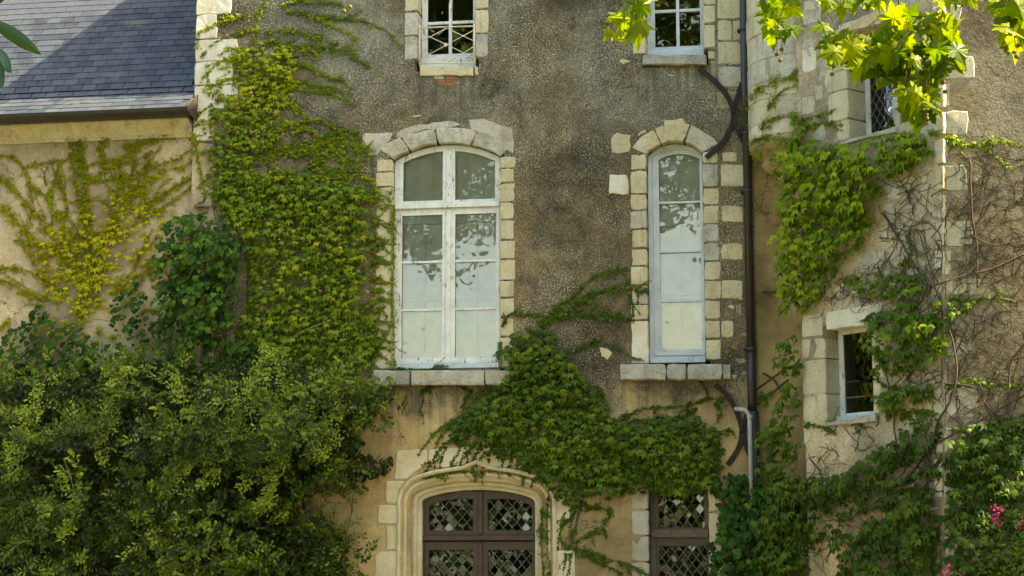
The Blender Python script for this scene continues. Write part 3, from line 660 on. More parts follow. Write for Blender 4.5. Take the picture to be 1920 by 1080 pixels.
# moulded stone cornice
cz0 = Z(180, 263, 0); czs = [(0.0, cz0 - .0), (.02, cz0), (.022, cz0 + .035), (.05, cz0 + .05), (.075, cz0 + .09), (.12, cz0 + .15), (.17, cz0 + .19), (.175, cz0 + .235), (.0, cz0 + .24)]
xs = [XW, -8.6, -7.5, -6.35, -5.55, -4.7, XL - .03]
for i in range(len(xs) - 1):
    V = []; m = len(czs)
    for x_ in (xs[i] + .002, xs[i + 1] - .002):
        V += [(x_, .035 - a, b) for a, b in czs]
    F = [(k, (k + 1) % m, m + (k + 1) % m, m + k) for k in range(m)] + [tuple(range(m)), tuple(range(2 * m - 1, m - 1, -1))]
    o = mesh_obj('cornice_stone', V, F, M_CREAM, WING); bm = bmesh.new(); bm.from_mesh(o.data); bmesh.ops.recalc_face_normals(bm, faces=bm.faces); bm.to_mesh(o.data); bm.free()
# soffit strip and box gutter
gz = Z(362, 213, -.3); zt = Z(362, 200, -.36)
box('eaves_board', FM, XW, XL - .02, cz0 + .242, gz - .004, -.2, .23, M_ZINC, WING, .004)
gxs = [XW, -9, -7.9, -7.0, -6.2, -5.62, -4.95, -4.5, XL + .03]
for i in range(len(gxs) - 1):
    a, b = gxs[i] + .002, gxs[i + 1] - .002
    prf = [(.20, gz), (.33, gz), (.375, gz + .03), (.385, zt), (.365, zt), (.355, gz + .04), (.32, gz + .015), (.20, gz + .015)]
    V = [(x_, -q, z_) for x_ in (a, b) for q, z_ in prf]; m = len(prf)
    o = mesh_obj('gutter', V, [(k, (k + 1) % m, m + (k + 1) % m, m + k) for k in range(m)] + [tuple(range(m)), tuple(range(2 * m - 1, m - 1, -1))], M_GUTTER, WING)
    bm = bmesh.new(); bm.from_mesh(o.data); bmesh.ops.recalc_face_normals(bm, faces=bm.faces); bm.to_mesh(o.data); bm.free()
ge = [(.0, gz - .02), (.33, gz), (.375, gz + .03), (.385, zt + .012), (.10, zt + .19), (.0, zt + .25)]; m = len(ge)
mesh_obj('gutter_end', [(x_, -q, z_) for x_ in (XL + .031, XL + .045) for q, z_ in ge], [tuple(range(m)), tuple(range(2 * m - 1, m - 1, -1))] + [(k, m + k, m + (k + 1) % m, (k + 1) % m) for k in range(m)], M_GUTTER, WING)
# roof: deck profile kicks out at the eaves
EY, EZ = -.33, zt + .0
def rp(s):
    k, p1, p2 = .38, R_(37), R_(53)
    if s <= k: return EY + s * math.cos(p1), EZ + s * math.sin(p1), p1
    t = min(1, (s - k) / .25); p = p1 + (p2 - p1) * t
    y = EY + k * math.cos(p1); z = EZ + k * math.sin(p1); q = 0.0; st = .01
    while q < s - k:
        pp = p1 + (p2 - p1) * min(1, q / .25); d = min(st, s - k - q); y += d * math.cos(pp); z += d * math.sin(pp); q += d
    return y, z, p
V = []; F = []; ss = [0, .2, .38, .45, .52, .6, .7, 4.2]
for s in ss:
    y_, z_, p_ = rp(s); V += [(XW, y_ + .02 * math.sin(p_), z_ - .02), (XL - .003, y_ + .02 * math.sin(p_), z_ - .02)]
V += [(XW, rp(4.2)[0] + .5, 6.5), (XL - .003, rp(4.2)[0] + .5, 6.5)]
F = [(2 * i, 2 * i + 1, 2 * i + 3, 2 * i + 2) for i in range(len(ss))]
ROOF = mesh_obj('roof', V, F, M_OLDW, WING)
def slate_mesh(wd, ln, seed):
    random.seed(seed); th = .013; j = lambda: random.uniform(-.003, .003); a = wd / 2 - .005
    top = [(-a + j(), 0 + j(), 0), (-a * .3, j(), 0), (a * .4, j(), 0), (a + j(), j(), 0), (a, ln, 0), (-a, ln, 0)]
    V = [(x_, y_, th) for x_, y_, _ in top] + [(x_, y_, 0) for x_, y_, _ in top]; n = 6
    me = bpy.data.meshes.new('slate'); me.from_pydata(V, [], [tuple(range(n)), tuple(range(2 * n - 1, n - 1, -1))] + [(i, n + i, n + (i + 1) % n, (i + 1) % n) for i in range(n)])
    me.materials.append(M_SLATE); me.update(); return me
SW, SE = .182, .125
SM = [slate_mesh(SW, .30, 50 + i) for i in range(5)]; random.seed(21)
slots = []
for r in range(33):
    y_, z_, p_ = rp(r * SE + .0)
    for c in range(39):
        x_ = XL - .004 - SW / 2 - c * SW + (SW / 2 if r % 2 else 0)
        if x_ + SW / 2 > XL: x_ = XL - .004 - SW / 4 if False else x_ - SW
        M = Matrix.Translation((x_ + random.uniform(-.003, .003), y_ - .004, z_)) @ Matrix.Rotation(p_ - .045 + random.uniform(-.006, .006), 4, 'X') @ Matrix.Rotation(random.uniform(-.008, .008), 4, 'Z')
        q = proj(M @ Vector((0, .06, 0))); vis = q and -15 < q[0] < 400 and -12 < q[1] < 240
        slots.append((vis, r, c, M))
vis = [s for s in slots if s[0]][:300]; keep = set((s[1], s[2]) for s in vis)
for _, r, c, M in vis:
    o = bpy.data.objects.new('slate', SM[random.randrange(5)]); o.matrix_basis = M; place(o, ROOF)
mb = MB()
for _, r, c, M in slots:
    if (r, c) in keep: continue
    me = SM[0]; mb.add([M @ v.co for v in me.vertices], [tuple(p.vertices) for p in me.polygons])
o = mb.obj('slate_field', M_SLATE, ROOF, False); o['kind'] = 'stuff'
# broken putlog hole near the corner
stone(HOUSE, rect(367, 386, 394, 391), FM, M_OLDW, .05, .05, jit=.002, name='wooden_lintel'); stone(HOUSE, rect(370, 392, 379, 411), FM, M_BRICK, .022, .03, name='brick'); stone(HOUSE, rect(381, 392, 389, 408), FM, M_CREAM, .02, .03)
stone(HOUSE, [(370, 372), (376, 360), (385, 361), (388, 376), (381, 385), (371, 385)], FM, M_IRON, .014, .02, jit=.004); stone(HOUSE, [(372, 374), (376, 363), (383, 364), (385, 376), (380, 384), (373, 383)], FM, M_MORTAR, .05, .03, jit=.004, bev=.015)
stone(WING, rect(350, 258, 365, 266), FL, M_BRICK, .006, .03, name='brick')

# ------------------------------------------------------------------ stair tower
TOWER = thing('stair_tower', (P1.x + 2.5, P1.y + 2, 0), 'canted stone stair tower with small casements and rounded corbelled corner', 'tower')
TH = 14.6
ta0, ta1 = FA.px(1588, 700)[0], FA.px(1640, 700)[0]
# lower window opening and upper window opening on the canted face
def fa(u, v, d=0.0): return FA.px(u, v, d)
LWx0, LWx1 = fa(1549, 700)[0], fa(1636, 700)[0]; LWz0, LWz1 = fa(1560, 793)[1], fa(1560, 614)[1]
UWx0, UWx1 = fa(1590, 150)[0], fa(1672, 150)[0]; UWz0, UWz1 = fa(1610, 256)[1], fa(1610, 47)[1]
plate('wall', FA, rectm(0.0, LA, 0, TH), [grow(rectm(LWx0, LWx1, LWz0, LWz1), .03), grow(rectm(UWx0, UWx1, UWz0, UWz1), .03)], -.45, 0, M_TOWA, TOWER)
plate('wall', FB, rectm(.0, 6.5, 0, TH), [], -.4, 0, M_TOWB, TOWER)
FR_ = Frame((P1.x, P1.y, 0), (0, 1, 0), (-1, 0, 0)); plate('wall', FR_, rectm(0, 1.2, 0, TH), [], -.2, 0, M_TOWA, TOWER)
box('wall', FM, P2.x + 6.5, P2.x + 6.8, 0, TH, -8, -P2.y - .01, M_TOWB, TOWER, 0)
box('floor', FA, .1, LA, 6.0, 6.2, -1.79, -.46, M_DARK, TOWER, 0)
mesh_obj('roof', [(P1.x, P1.y, TH), (P2.x, P2.y, TH), (P2.x + 6.8, P2.y, TH), (P2.x + 6.8, 6, TH), (P1.x, 6, TH), (P2.x + 2.5, 2, TH + 3)], [(0, 1, 5), (1, 2, 5), (2, 3, 5), (3, 4, 5), (4, 0, 5), (4, 3, 2, 1, 0)], M_SLATE, TOWER)
box('partition', FA, -.2, LA + 1.2, .0, TH, -1.9, -1.8, M_DARK, TOWER, 0)
def tst(poly, fr=FA, proud=.006, depth=.04, mat=None, **k): return stone(TOWER, poly, fr, mat or M_TSTONE, proud, depth, **k)
# stones round the lower window (in the face's metres where they edge the opening)
e = lambda u, v: FA.px(u, v)
def edge_r(polypx, d=.3, mat=None):   # stone whose right side is the left jamb of the opening
    pts = [list(e(u, v)) for u, v in polypx]; mx = max(p[0] for p in pts)
    pts = [(LWx0 if abs(p[0] - mx) < .03 else p[0], p[1]) for p in pts]
    stone(TOWER, pts, FA, mat or M_TSTONE, .005, d, px=False)
tst([(1503.5, 590), (1541, 586), (1544, 630), (1503.5, 634)]); tst([(1546, 586), (1632, 571), (1655, 567), (1655, 606), (1548, 619)], depth=.3, mat=M_WHITE)
tst([(1503.5, 636), (1522, 634), (1520, 655), (1517, 674), (1504, 676)]); edge_r([(1527, 634), (1549, 632), (1549, 671), (1524, 673), (1528, 652)])
edge_r([(1504, 677), (1549, 672), (1549, 738), (1505, 742)]); tst([(1505, 744), (1529, 741), (1530, 788), (1506, 791)]); edge_r([(1532, 740), (1549, 738), (1549, 792), (1532, 790)])
tst([(1506, 794), (1526, 793), (1522, 820), (1515, 832), (1507, 836)])
for v0, v1, uw in [(632, 668, 1660), (669, 716, 1658), (717, 752, 1652), (753, 784, 1650)]:
    zA, zB = e(1636, v1 - 6)[1], e(1636, v0 - 6)[1]; stone(TOWER, rectm(LWx1, e(uw, v0)[0], zA, zB), FA, M_TSTONE, .012, .3, px=False)
fs = Frame(FA.o + FA.n * .05, FA.ex, FA.n); tst([(1545, 800), (1548, 792), (1642, 776), (1642, 790)], fs, 0, .3, M_GREY, bev=.01)
# casement set deep in the reveal
def casement(x0, x1, z0, z1, d, nm, leads, curtain):
    LAB = nm
    g = rectm(x0 + .055, x1 - .055, z0 + .06, z1 - .06)
    w = plate('window', FA, rectm(x0 + .002, x1 - .002, z0 + .002, z1 - .002), [g], d - .06, d, M_WPAINT, TOWER); w['label'] = LAB
    if leads: leaded(w, FA, g, d - .03, .1, .15, .007, (.03, .02), M_GLASS)
    else:
        pane('pane', FA, g, d - .03, M_GLASS, w, .01)
        for k in range(1, 5): zz = z0 + .06 + (z1 - z0 - .12) * k / 5; box('glazing_bar', FA, g[0][0], g[1][0], zz - .008, zz + .008, d - .055, d - .036, M_OLDW, w, .002)
    box('drip_sill', FA, x0 + .004, x1 - .004, z0 - .02, z0 + .03, d, d + .07, M_BPAINT, w)
    if curtain:
        n = 14; V = []
        for i in range(n + 1):
            t = i / n; V += [FA.to(x0 + (x1 - x0) * t, z0, d - .09 + .012 * math.sin(t * 22)), FA.to(x0 + (x1 - x0) * t, z1, d - .09 + .012 * math.sin(t * 22 + .4))]
        mesh_obj('curtain', V, [(2 * i, 2 * i + 2, 2 * i + 3, 2 * i + 1) for i in range(n)], plain('curtain_cloth', (.50, .36, .16), .9, .3, 4, .1, 0, (.42, .37, .10)), w, True)  # brown cloth widened and mottled ochre, standing in for the yellow-green reflection
casement(LWx0 + .0, LWx1, LWz0 + .05, LWz1 + .0, -.2, 'small white casement with a brown curtain tinted ochre for a leafy reflection', False, True)
casement(UWx0, UWx1, UWz0, UWz1, -.26, 'small leaded casement under the plane leaves', True, False)
# stones round the upper window
def edge_u(v0, v1, wl, mat=None):
    z1_, z0_ = e(1590, v0)[1], e(1590, v1)[1]; stone(TOWER, rectm(UWx0 - wl, UWx0, z0_, z1_), FA, mat or M_TSTONE, .012, .28, px=False)
for v0, v1, wl in [(48, 92, .22), (93, 128, .2), (129, 166, .32), (167, 222, .3), (223, 262, .18)]: edge_u(v0, v1, wl)
for v0, v1, wl in [(30, 80, .25), (81, 130, .4), (131, 180, .22), (181, 238, .38)]:
    z1_, z0_ = e(1672, v0)[1], e(1672, v1)[1]; stone(TOWER, rectm(UWx1, UWx1 + wl, z0_, z1_), FA, random.choice([M_TSTONE, M_GREY, M_TSTONE]), .005, .28, px=False)
tst([(1577, 50), (1672, 12), (1690, 6), (1690, 34), (1664, 44), (1578, 66)], proud=.05, depth=.28, mat=M_CREAM)
fs2 = Frame(FA.o + FA.n * .04, FA.ex, FA.n); tst([(1582, 270), (1585, 262), (1680, 236), (1680, 247)], fs2, 0, .3, M_GREY, bev=.01)
# courses between turret and window, rough ashlar higher up
for pl, m in [([(1503, 92), (1530, 86), (1531, 132), (1504, 139)], M_WHITE), ([(1503, 182), (1528, 178), (1528, 214), (1504, 218)], M_GREY), ([(1503, 20), (1540, 12), (1541, 40), (1504, 50)], M_GREY), ([(1544, 8), (1600, -8), (1600, 12), (1545, 30)], M_GREY),
              ([(1556, 120), (1568, 117), (1568, 160), (1546, 165), (1547, 135)], M_TSTONE)]:
    tst(pl, mat=m, jit=.006)
# worn ashlar and rubble between the two windows' levels
for v0, v1, us in [(-20, 8, [1504, 1530, 1575, 1620, 1665, 1712, 1745]), (9, 46, [1695, 1722, 1744]), (48, 92, [1504, 1528]), (94, 140, [1532, 1552]), (142, 180, [1504, 1526, 1545]), (216, 252, [1526, 1552]), (256, 300, [1700, 1724, 1748]), (302, 340, [1668, 1692, 1716, 1742]), (342, 384, [1660, 1690, 1720, 1744]), (386, 430, [1652, 1680, 1705]), (432, 470, [1640, 1665, 1700, 1728]), (472, 512, [1610, 1640, 1672, 1700]), (514, 552, [1540, 1562, 1590, 1625, 1660, 1695, 1725]), (554, 584, [1505, 1530, 1552])]:
    for a_, b_ in zip(us[:-1], us[1:]):
        sl_ = -.2 * (1 - (v0 + 60) / 1200); j_ = lambda: UN(-3, 3)
        if UN(0, 1) < .8: tst([(a_ + 1 + j_(), v0 + sl_ * (a_ - 1620) + j_()), (b_ - 1 + j_(), v0 + sl_ * (b_ - 1620) + j_()), (b_ - 1 + j_(), v1 + sl_ * (b_ - 1620) + j_()), (a_ + 1 + j_(), v1 + sl_ * (a_ - 1620) + j_())], mat=random.choice([M_GREY, M_TSTONE, M_GREY]), proud=UN(-.002, .008), jit=.012, bev=.016)
# quoins of the front corner
for pa_, pb_ in [([(1747, 14), (1768, 8), (1768, 52), (1748, 58)], [(1770, 8), (1806, 8), (1800, 40), (1790, 54), (1770, 54)]), (None, [(1771, 102), (1828, 104), (1831, 148), (1771, 151)]), ([(1752, 160), (1769, 156), (1769, 200), (1752, 204)], [(1771, 156), (1781, 156), (1781, 203), (1771, 203)]),
                 ([(1750, 212), (1769, 207), (1769, 252), (1750, 256)], [(1771, 207), (1816, 207), (1816, 254), (1771, 254)]), ([(1752, 262), (1769, 258), (1769, 305), (1752, 308)], [(1771, 258), (1777, 258), (1777, 305), (1771, 305)]), ([(1752, 312), (1769, 310), (1769, 356), (1752, 360)], [(1771, 310), (1812, 308), (1816, 358), (1771, 360)]),
                 ([(1747, 364), (1769, 362), (1769, 410), (1748, 412)], [(1771, 362), (1773, 362), (1773, 410), (1771, 410)]), ([(1755, 416), (1769, 414), (1769, 462), (1756, 464)], [(1771, 414), (1818, 413), (1826, 430), (1824, 462), (1771, 463)]), ([(1752, 468), (1769, 467), (1769, 518), (1752, 520)], [(1771, 467), (1784, 467), (1782, 518), (1771, 518)]),
                 ([(1752, 524), (1769, 523), (1769, 553), (1752, 555)], [(1771, 523), (1838, 523), (1842, 535), (1826, 553), (1771, 554)]), (None, [(1772, 640), (1800, 628), (1828, 640), (1830, 664), (1776, 668)]), ([(1750, 726), (1769, 725), (1769, 782), (1750, 784)], [(1771, 725), (1833, 724), (1835, 782), (1771, 783)]),
                 ([(1755, 800), (1769, 800), (1769, 850), (1755, 852)], [(1771, 800), (1784, 800), (1784, 850), (1771, 850)]), ([(1752, 860), (1768, 860), (1768, 935), (1752, 936)], [(1771, 870), (1800, 870), (1800, 935), (1771, 935)]), ([(1730, 1005), (1769, 1004), (1769, 1020), (1732, 1022)], [(1771, 1000), (1890, 998), (1892, 1040), (1771, 1042)])]:
    if pa_: tst(pa_, jit=.006)
    if pb_: tst(pb_, FB, jit=.006)
# rounded corbelled corner
TR, TC = .68, Vector((P1.x + .12, P1.y + .668, 0)); A1 = math.atan2(P1.y - TC.y, P1.x - TC.x); A0 = A1 - R_(118)
def cyl(r, a, z_): return Vector((TC.x + r * math.cos(a), TC.y + r * math.sin(a), z_))
zc0 = Z(1440, 262, -.45)
def curved(a0, a1, z0, z1, r, mat):
    n = max(2, int((a1 - a0) / .09)); V = []; F = []; b = .007
    for i in range(n + 1):
        t = a0 + (a1 - a0) * i / n; en = b if i in (0, n) else 0; j = random.uniform(-.003, .003)
        V += [cyl(r - .07, t, z0), cyl(r - .004 - en, t, z0), cyl(r - en + j, t, z0 + b), cyl(r - en + j, t, z1 - b), cyl(r - .004 - en, t, z1), cyl(r - .07, t, z1)]
    for i in range(n):
        for k in range(6): F.append((i * 6 + k, i * 6 + (k + 1) % 6, i * 6 + 6 + (k + 1) % 6, i * 6 + 6 + k))
    F.append(tuple(range(6))); F.append(tuple(n * 6 + k for k in range(5, -1, -1)))
    o = mesh_obj('turret_stone', V, F, mat, TOWER); bm = bmesh.new(); bm.from_mesh(o.data); bmesh.ops.recalc_face_normals(bm, faces=bm.faces); bm.to_mesh(o.data); bm.free()
V = []; n = 20; zz = (zc0 + .02, TH)
for i in range(n + 1):
    t = A0 + (A1 - A0) * i / n; V += [cyl(TR - .012, t, zz[0]), cyl(TR - .012, t, zz[1])]
mesh_obj('turret_core', V, [(2 * i, 2 * i + 2, 2 * i + 3, 2 * i + 1) for i in range(n)], M_MORTAR, TOWER, True)
z_ = zc0; row = 0
while z_ < 10.2:
    h = random.choice((.20, .27, .31, .30)) if row else .17
    a = A0 + R_(18); first = True
    while a < A1 - .02:
        L = random.uniform(.2, .42) / TR if not first else random.uniform(.2, .5) / TR
        b_ = min(A1, a + L)
        if A1 - b_ < .12: b_ = A1
        curved(a + .005, b_ - .005, z_ + .003, z_ + h - .003, TR + random.uniform(-.004, .006), random.choice([M_TSTONE, M_GREY, M_GREY, M_TSTONE])); a = b_; first = False
    z_ += h; row += 1
# corbel mouldings under it
cp = [(TR + .0, zc0 - .0), (TR + .005, zc0 - .05), (TR - .03, zc0 - .10), (TR - .10, zc0 - .15), (TR - .16, zc0 - .17), (TR - .16, zc0 - .20), (TR - .14, zc0 - .23), (TR - .17, zc0 - .28), (TR - .25, zc0 - .33), (TR - .32, zc0 - .35), (TR - .31, zc0 - .40), (TR - .34, zc0 - .46), (TR - .44, zc0 - .52), (TR - .52, zc0 - .62), (TR - .6, zc0 - .75)]
V = []; F = []; n = 26; m = len(cp)
for i in range(n + 1):
    t = A0 + (A1 + R_(40) - A0) * i / n
    for r, q in cp: V.append(cyl(r + random.uniform(-.008, .008), t, q + random.uniform(-.005, .005)))
for i in range(n):
    for k in range(m - 1): F.append((i * m + k, i * m + k + 1, (i + 1) * m + k + 1, (i + 1) * m + k))
mesh_obj('corbel', V, F, limestone('limestone_corbel', (.42, .33, .2), .5, .4, .1), TOWER, True)

# ------------------------------------------------------------------ ironwork and pipes
PIPE = thing('drain_pipe', (2.79, -.1, 0), 'long dark cast drain pipe running down the corner by the tower', 'pipe')
px0 = X(1404, 450, -.1)
V, F = tube([(px0, -.1, 10.4), (px0, -.1, Z(1412, 655, -.1))], .05, 14); mesh_obj('pipe', V, F, M_PIPE, PIPE, True)
V, F = tube([(px0, -.1, Z(1412, 656, -.1)), (px0, -.1, Z(1412, 775, -.1))], .052, 14); mesh_obj('pipe', V, F, M_PIPE, PIPE, True)
V, F = tube([(px0 + .01, -.1, Z(1412, 772, -.1)), (px0 + .012, -.1, .05)], .066, 14); mesh_obj('lower_pipe', V, F, M_PIPE, PIPE, True)
for v in (55, 250, 358, 655):
    z0_ = Z(1405, v, -.1); V, F = tube([(px0, -.1, z0_ - .02), (px0, -.1, z0_ - .018), (px0, -.1, z0_ + .018), (px0, -.1, z0_ + .02)], [.052, .061, .061, .052], 14); mesh_obj('collar', V, F, M_PIPE, PIPE, True)
    box('bracket', FM, px0 - .085, px0 - .05, z0_ - .012, z0_ + .012, -.03, .09, M_IRON, PIPE, .003)
GP = thing('thin_waste_pipe', (X(1408, 850, -.2), -.2, 2.5), 'thin pale grey waste pipe with elbow beside the drain pipe', 'pipe')
gx = X(1407, 850, -.2); gpts = [(gx - .17, .02, Z(1390, 765, -.05)), (gx - .14, -.12, Z(1392, 766, -.2)), (gx - .05, -.19, Z(1397, 768, -.2)), (gx - .012, -.2, Z(1403, 776, -.2)), (gx, -.2, Z(1405, 790, -.2)), (gx, -.2, 2.2)]
V, F = tube(gpts, .026, 12); mesh_obj('pipe', V, F, M_GPIPE, GP, True)
V, F = tube([(gx, -.2, Z(1405, 786, -.2)), (gx, -.2, Z(1405, 778, -.2))], .032, 12); mesh_obj('elbow_socket', V, F, M_GPIPE, GP, True)
def strap(pts, wd, d0, d1):
    """flat iron bar following a curve on the wall"""
    q = smooth_path([FM.px(u, v, d0) for u, v in pts], 6); V = []; F = []; n = len(q)
    for i in range(n):
        t = Vector(q[min(i + 1, n - 1)]) - Vector(q[max(i - 1, 0)]); t.normalize(); nn = Vector((-t.y, t.x)) * wd / 2; c = Vector(q[i])
        for s_, d in ((1, d0), (1, d1), (-1, d1), (-1, d0)): p = c + nn * s_; V.append(FM.to(p.x, p.y, d))
    for i in range(n - 1):
        for k in range(4): F.append((i * 4 + k, i * 4 + (k + 1) % 4, i * 4 + 4 + (k + 1) % 4, i * 4 + 4 + k))
    F += [(3, 2, 1, 0), tuple((n - 1) * 4 + k for k in range(4))]
    return V, F
for lab, arcs, c in [('rusty iron wall tie of two crossed curved bars above narrow window', ([(1312, 130), (1335, 148), (1358, 172), (1372, 198), (1376, 215), (1371, 238), (1355, 268), (1324, 296)], [(1392, 156), (1384, 180), (1378, 198), (1376.5, 214), (1379, 230), (1386, 250), (1396, 268)]), (1376, 208)),
                     ('rusty iron wall tie with curved bars under the narrow window sill', ([(1340, 722), (1360, 738), (1378, 765), (1389, 795), (1391, 815), (1384, 842), (1364, 872)], [(1412, 750), (1400, 780), (1394, 800), (1395, 820), (1402, 845), (1412, 865)]), (1391, 806))]:
    a = thing('wall_tie', P(c[0], c[1]), lab, 'wall tie')
    for k, arc in enumerate(arcs):
        V, F = strap(arc, .058, .014 + .026 * k, .038 + .026 * k); o = mesh_obj('tie_bar', V, F, M_IRON, a); bm = bmesh.new(); bm.from_mesh(o.data); bmesh.ops.recalc_face_normals(bm, faces=bm.faces); bm.to_mesh(o.data); bm.free()
    p = FM.px(*c, .06); V, F = tube([FM.to(p[0], p[1], .0), FM.to(p[0], p[1], .075), FM.to(p[0], p[1], .085)], [.03, .03, .02], 8); mesh_obj('bolt', V, F, M_IRON, a)
# diamond guard in front of the first upper window
GD = thing('window_guard', P(838, 121, -.02), 'cream painted iron guard of crossed rods before an upper window', 'window guard')
gf = Frame((0, -.02, 0), (1, 0, 0), (0, -1, 0)); g = lambda u, v: gf.to(*gf.px(u, v))
def rod(n, a, b, r=.006): V, F = tube([g(*a), g(*b)], r, 8); mesh_obj(n, V, F, M_GUARD, GD, True)
rod('post', (787, 46), (787, 123), .008); rod('post', (889, 45), (889, 121), .008); rod('rail', (785, 52), (891, 49), .009); rod('rail', (785, 119), (891, 117), .008)
for a, b in [((790, 78), (837, 53)), ((790, 110), (889, 56)), ((797, 65), (838, 84)), ((838, 53), (889, 77)), ((790, 95), (842, 118)), ((840, 85), (889, 109)), ((838, 118), (889, 87))]: rod('rod', a, b, .005)
V, F = tube([g(836, 84) + Vector((0, -.012, 0)), g(836, 84) + Vector((0, .004, 0))], .022, 12); mesh_obj('rosette', V, F, M_WHITE, GD)

# ------------------------------------------------------------------ foliage machinery
def leaf_tpl(kind):
    if kind == 'creeper':
        o = [(0, .0, 0), (.25, -.08, -.03), (.46, .12, -.07), (.64, .62, -.16), (.24, .46, -.01), (.12, .68, -.02), (0, 1.18, -.16), (-.12, .68, -.02), (-.24, .46, -.01), (-.64, .62, -.16), (-.46, .12, -.07), (-.25, -.08, -.03)]; c = (0, .36, .05)
    elif kind == 'ivy':
        o = [(0, .05, 0), (.25, -.1, 0), (.5, .12, -.05), (.42, .45, -.03), (.2, .75, -.04), (0, 1.0, -.1), (-.2, .75, -.04), (-.42, .45, -.03), (-.5, .12, -.05), (-.25, -.1, 0)]; c = (0, .38, .06)
    elif kind == 'rose':
        o = [(0, 0, 0), (.24, .25, -.03), (.27, .55, -.04), (0, 1, -.06), (-.27, .55, -.04), (-.24, .25, -.03)]; c = (0, .45, .05)
    elif kind == 'blob':
        o = [(-.5, .1, 0), (.5, 0, 0), (.45, .7, -.1), (0, 1, -.1), (-.4, .75, -.1)]; c = (0, .4, .1)
    else:   # plane: five pointed lobes
        h = [(.10, -.05, -.01), (.24, -.13, -.03), (.40, -.16, -.07), (.36, -.02, -.04), (.30, .10, -.02), (.46, .16, -.05), (.52, .28, -.07), (.70, .38, -.13), (.52, .42, -.07), (.46, .48, -.06), (.30, .44, -.02), (.28, .58, -.03), (.32, .70, -.06), (.18, .76, -.04), (.12, .90, -.06)]
        o = [(0, .02, .0)] + h + [(0, 1.10, -.12)] + [(-x_, y_, z_) for x_, y_, z_ in reversed(h)]; c = (0, .3, .04)
    V = np.array([c] + o); n = len(o); F = np.array([(0, i + 1, (i + 1) % n + 1) for i in range(n)]); return V, F
TPL = {k: leaf_tpl(k) for k in ('creeper', 'ivy', 'rose', 'plane', 'blob')}
VAR = {}
def leaf_var(kind, mat, q):
    key = (kind, mat.name, q)
    if key not in VAR:
        V, F = TPL[kind]; me = bpy.data.meshes.new('leaf'); me.from_pydata((V + rng.normal(0, .03, V.shape)).tolist(), [], F.tolist()); me.materials.append(mat)
        at = me.attributes.new('tint', 'FLOAT', 'POINT'); at.data.foreach_set('value', np.full(len(V), (q + .5) / 8)); me.update(); VAR[key] = me
    return VAR[key]
class Leaves:
    """leaf positions with frames; the largest 'nobj' become leaf objects, the rest one mesh"""
    def __init__(s, kind, mat): s.kind = kind; s.mat = mat; s.p = []; s.t = []; s.n = []; s.s = []; s.c = []
    def add(s, p, tip, nrm, size, tint):
        s.p.append(tuple(p)); s.t.append(tuple(tip)); s.n.append(tuple(nrm)); s.s.append(size); s.c.append(tint)
    def build(s, parent, nobj=300, name='foliage', one='leaf', stem_mat=None):
        if not s.p: return
        p = np.array(s.p); t = np.array(s.t); n = np.array(s.n); sz = np.array(s.s); c = np.array(s.c); c = np.where((c > .95) & (rng.random(len(c)) > .04), .9 * np.ones_like(c), c); c = np.clip(c, 0, 1)
        t /= np.linalg.norm(t, axis=1)[:, None] + 1e-9; x = np.cross(t, n); x /= np.linalg.norm(x, axis=1)[:, None] + 1e-9; n = np.cross(x, t)
        order = np.argsort(-sz + 0.0)
        infr = []
        for i in order:
            if len(infr) >= nobj: break
            q = proj(Vector(p[i]))
            if q and 0 < q[0] < 1920 and 0 < q[1] < 1080: infr.append(i)
        pick = set(int(i) for i in infr)
        for i in pick:
            o = bpy.data.objects.new(one, leaf_var(s.kind, s.mat, int(c[i] * 7.99)))
            M = Matrix(((x[i][0], t[i][0], n[i][0], 0), (x[i][1], t[i][1], n[i][1], 0), (x[i][2], t[i][2], n[i][2], 0), (0, 0, 0, 1)))
            o.matrix_basis = Matrix.Translation(p[i]) @ M @ Matrix.Scale(float(sz[i]), 4); place(o, parent)
        rest = np.array([i for i in range(len(p)) if i not in pick], dtype=int)
        if len(rest) == 0: return
        TV, TF = TPL[s.kind]; N = len(rest); m = len(TV)
        L = TV[None] * sz[rest][:, None, None] * (1 + rng.normal(0, .06, (N, m, 3)))
        W = p[rest][:, None] + L[..., 0:1] * x[rest][:, None] + L[..., 1:2] * t[rest][:, None] + L[..., 2:3] * n[rest][:, None]
        FF = (TF[None] + (np.arange(N) * m)[:, None, None]).reshape(-1, 3)
        me = bpy.data.meshes.new(name); me.vertices.add(N * m); me.vertices.foreach_set('co', W.reshape(-1)); me.loops.add(len(FF) * 3); me.loops.foreach_set('vertex_index', FF.reshape(-1).astype(np.int32))
        me.polygons.add(len(FF)); me.polygons.foreach_set('loop_start', np.arange(0, len(FF) * 3, 3, dtype=np.int32))
        at = me.attributes.new('tint', 'FLOAT', 'POINT'); at.data.foreach_set('value', np.repeat(c[rest], m).astype(np.float32)); me.materials.append(s.mat); me.update(calc_edges=True); me.validate()
        o = bpy.data.objects.new(name, me); o['kind'] = 'stuff'; return place(o, parent)
def S(u, v, side=None):
    """the wall surface behind a pixel: point, outward normal"""
    if side is None: side = 'M' if u < 1500 else ('A' if u < 1770 else 'B')
    if side == 'M': return P(u, v), NF.copy()
    if side == 'L': return hit(u, v, FL.o, FL.n), NF.copy()
    if side == 'A': return hit(u, v, FA.o, FA.n), FA.n.copy()
    if side == 'B': return hit(u, v, FB.o, FB.n), NF.copy()
    if side == 'T':
        d = ray(u, v); o = CAM; a = d.x * d.x + d.y * d.y; fx, fy = o.x - TC.x, o.y - TC.y; b = 2 * (fx * d.x + fy * d.y); c = fx * fx + fy * fy - TR * TR; D = b * b - 4 * a * c
        if D < 0:
            t = -b / (2 * a)
        else: t = (-b - math.sqrt(D)) / (2 * a)
        p = o + d * t; n_ = Vector((p.x - TC.x, p.y - TC.y, 0)).normalized(); return p, n_
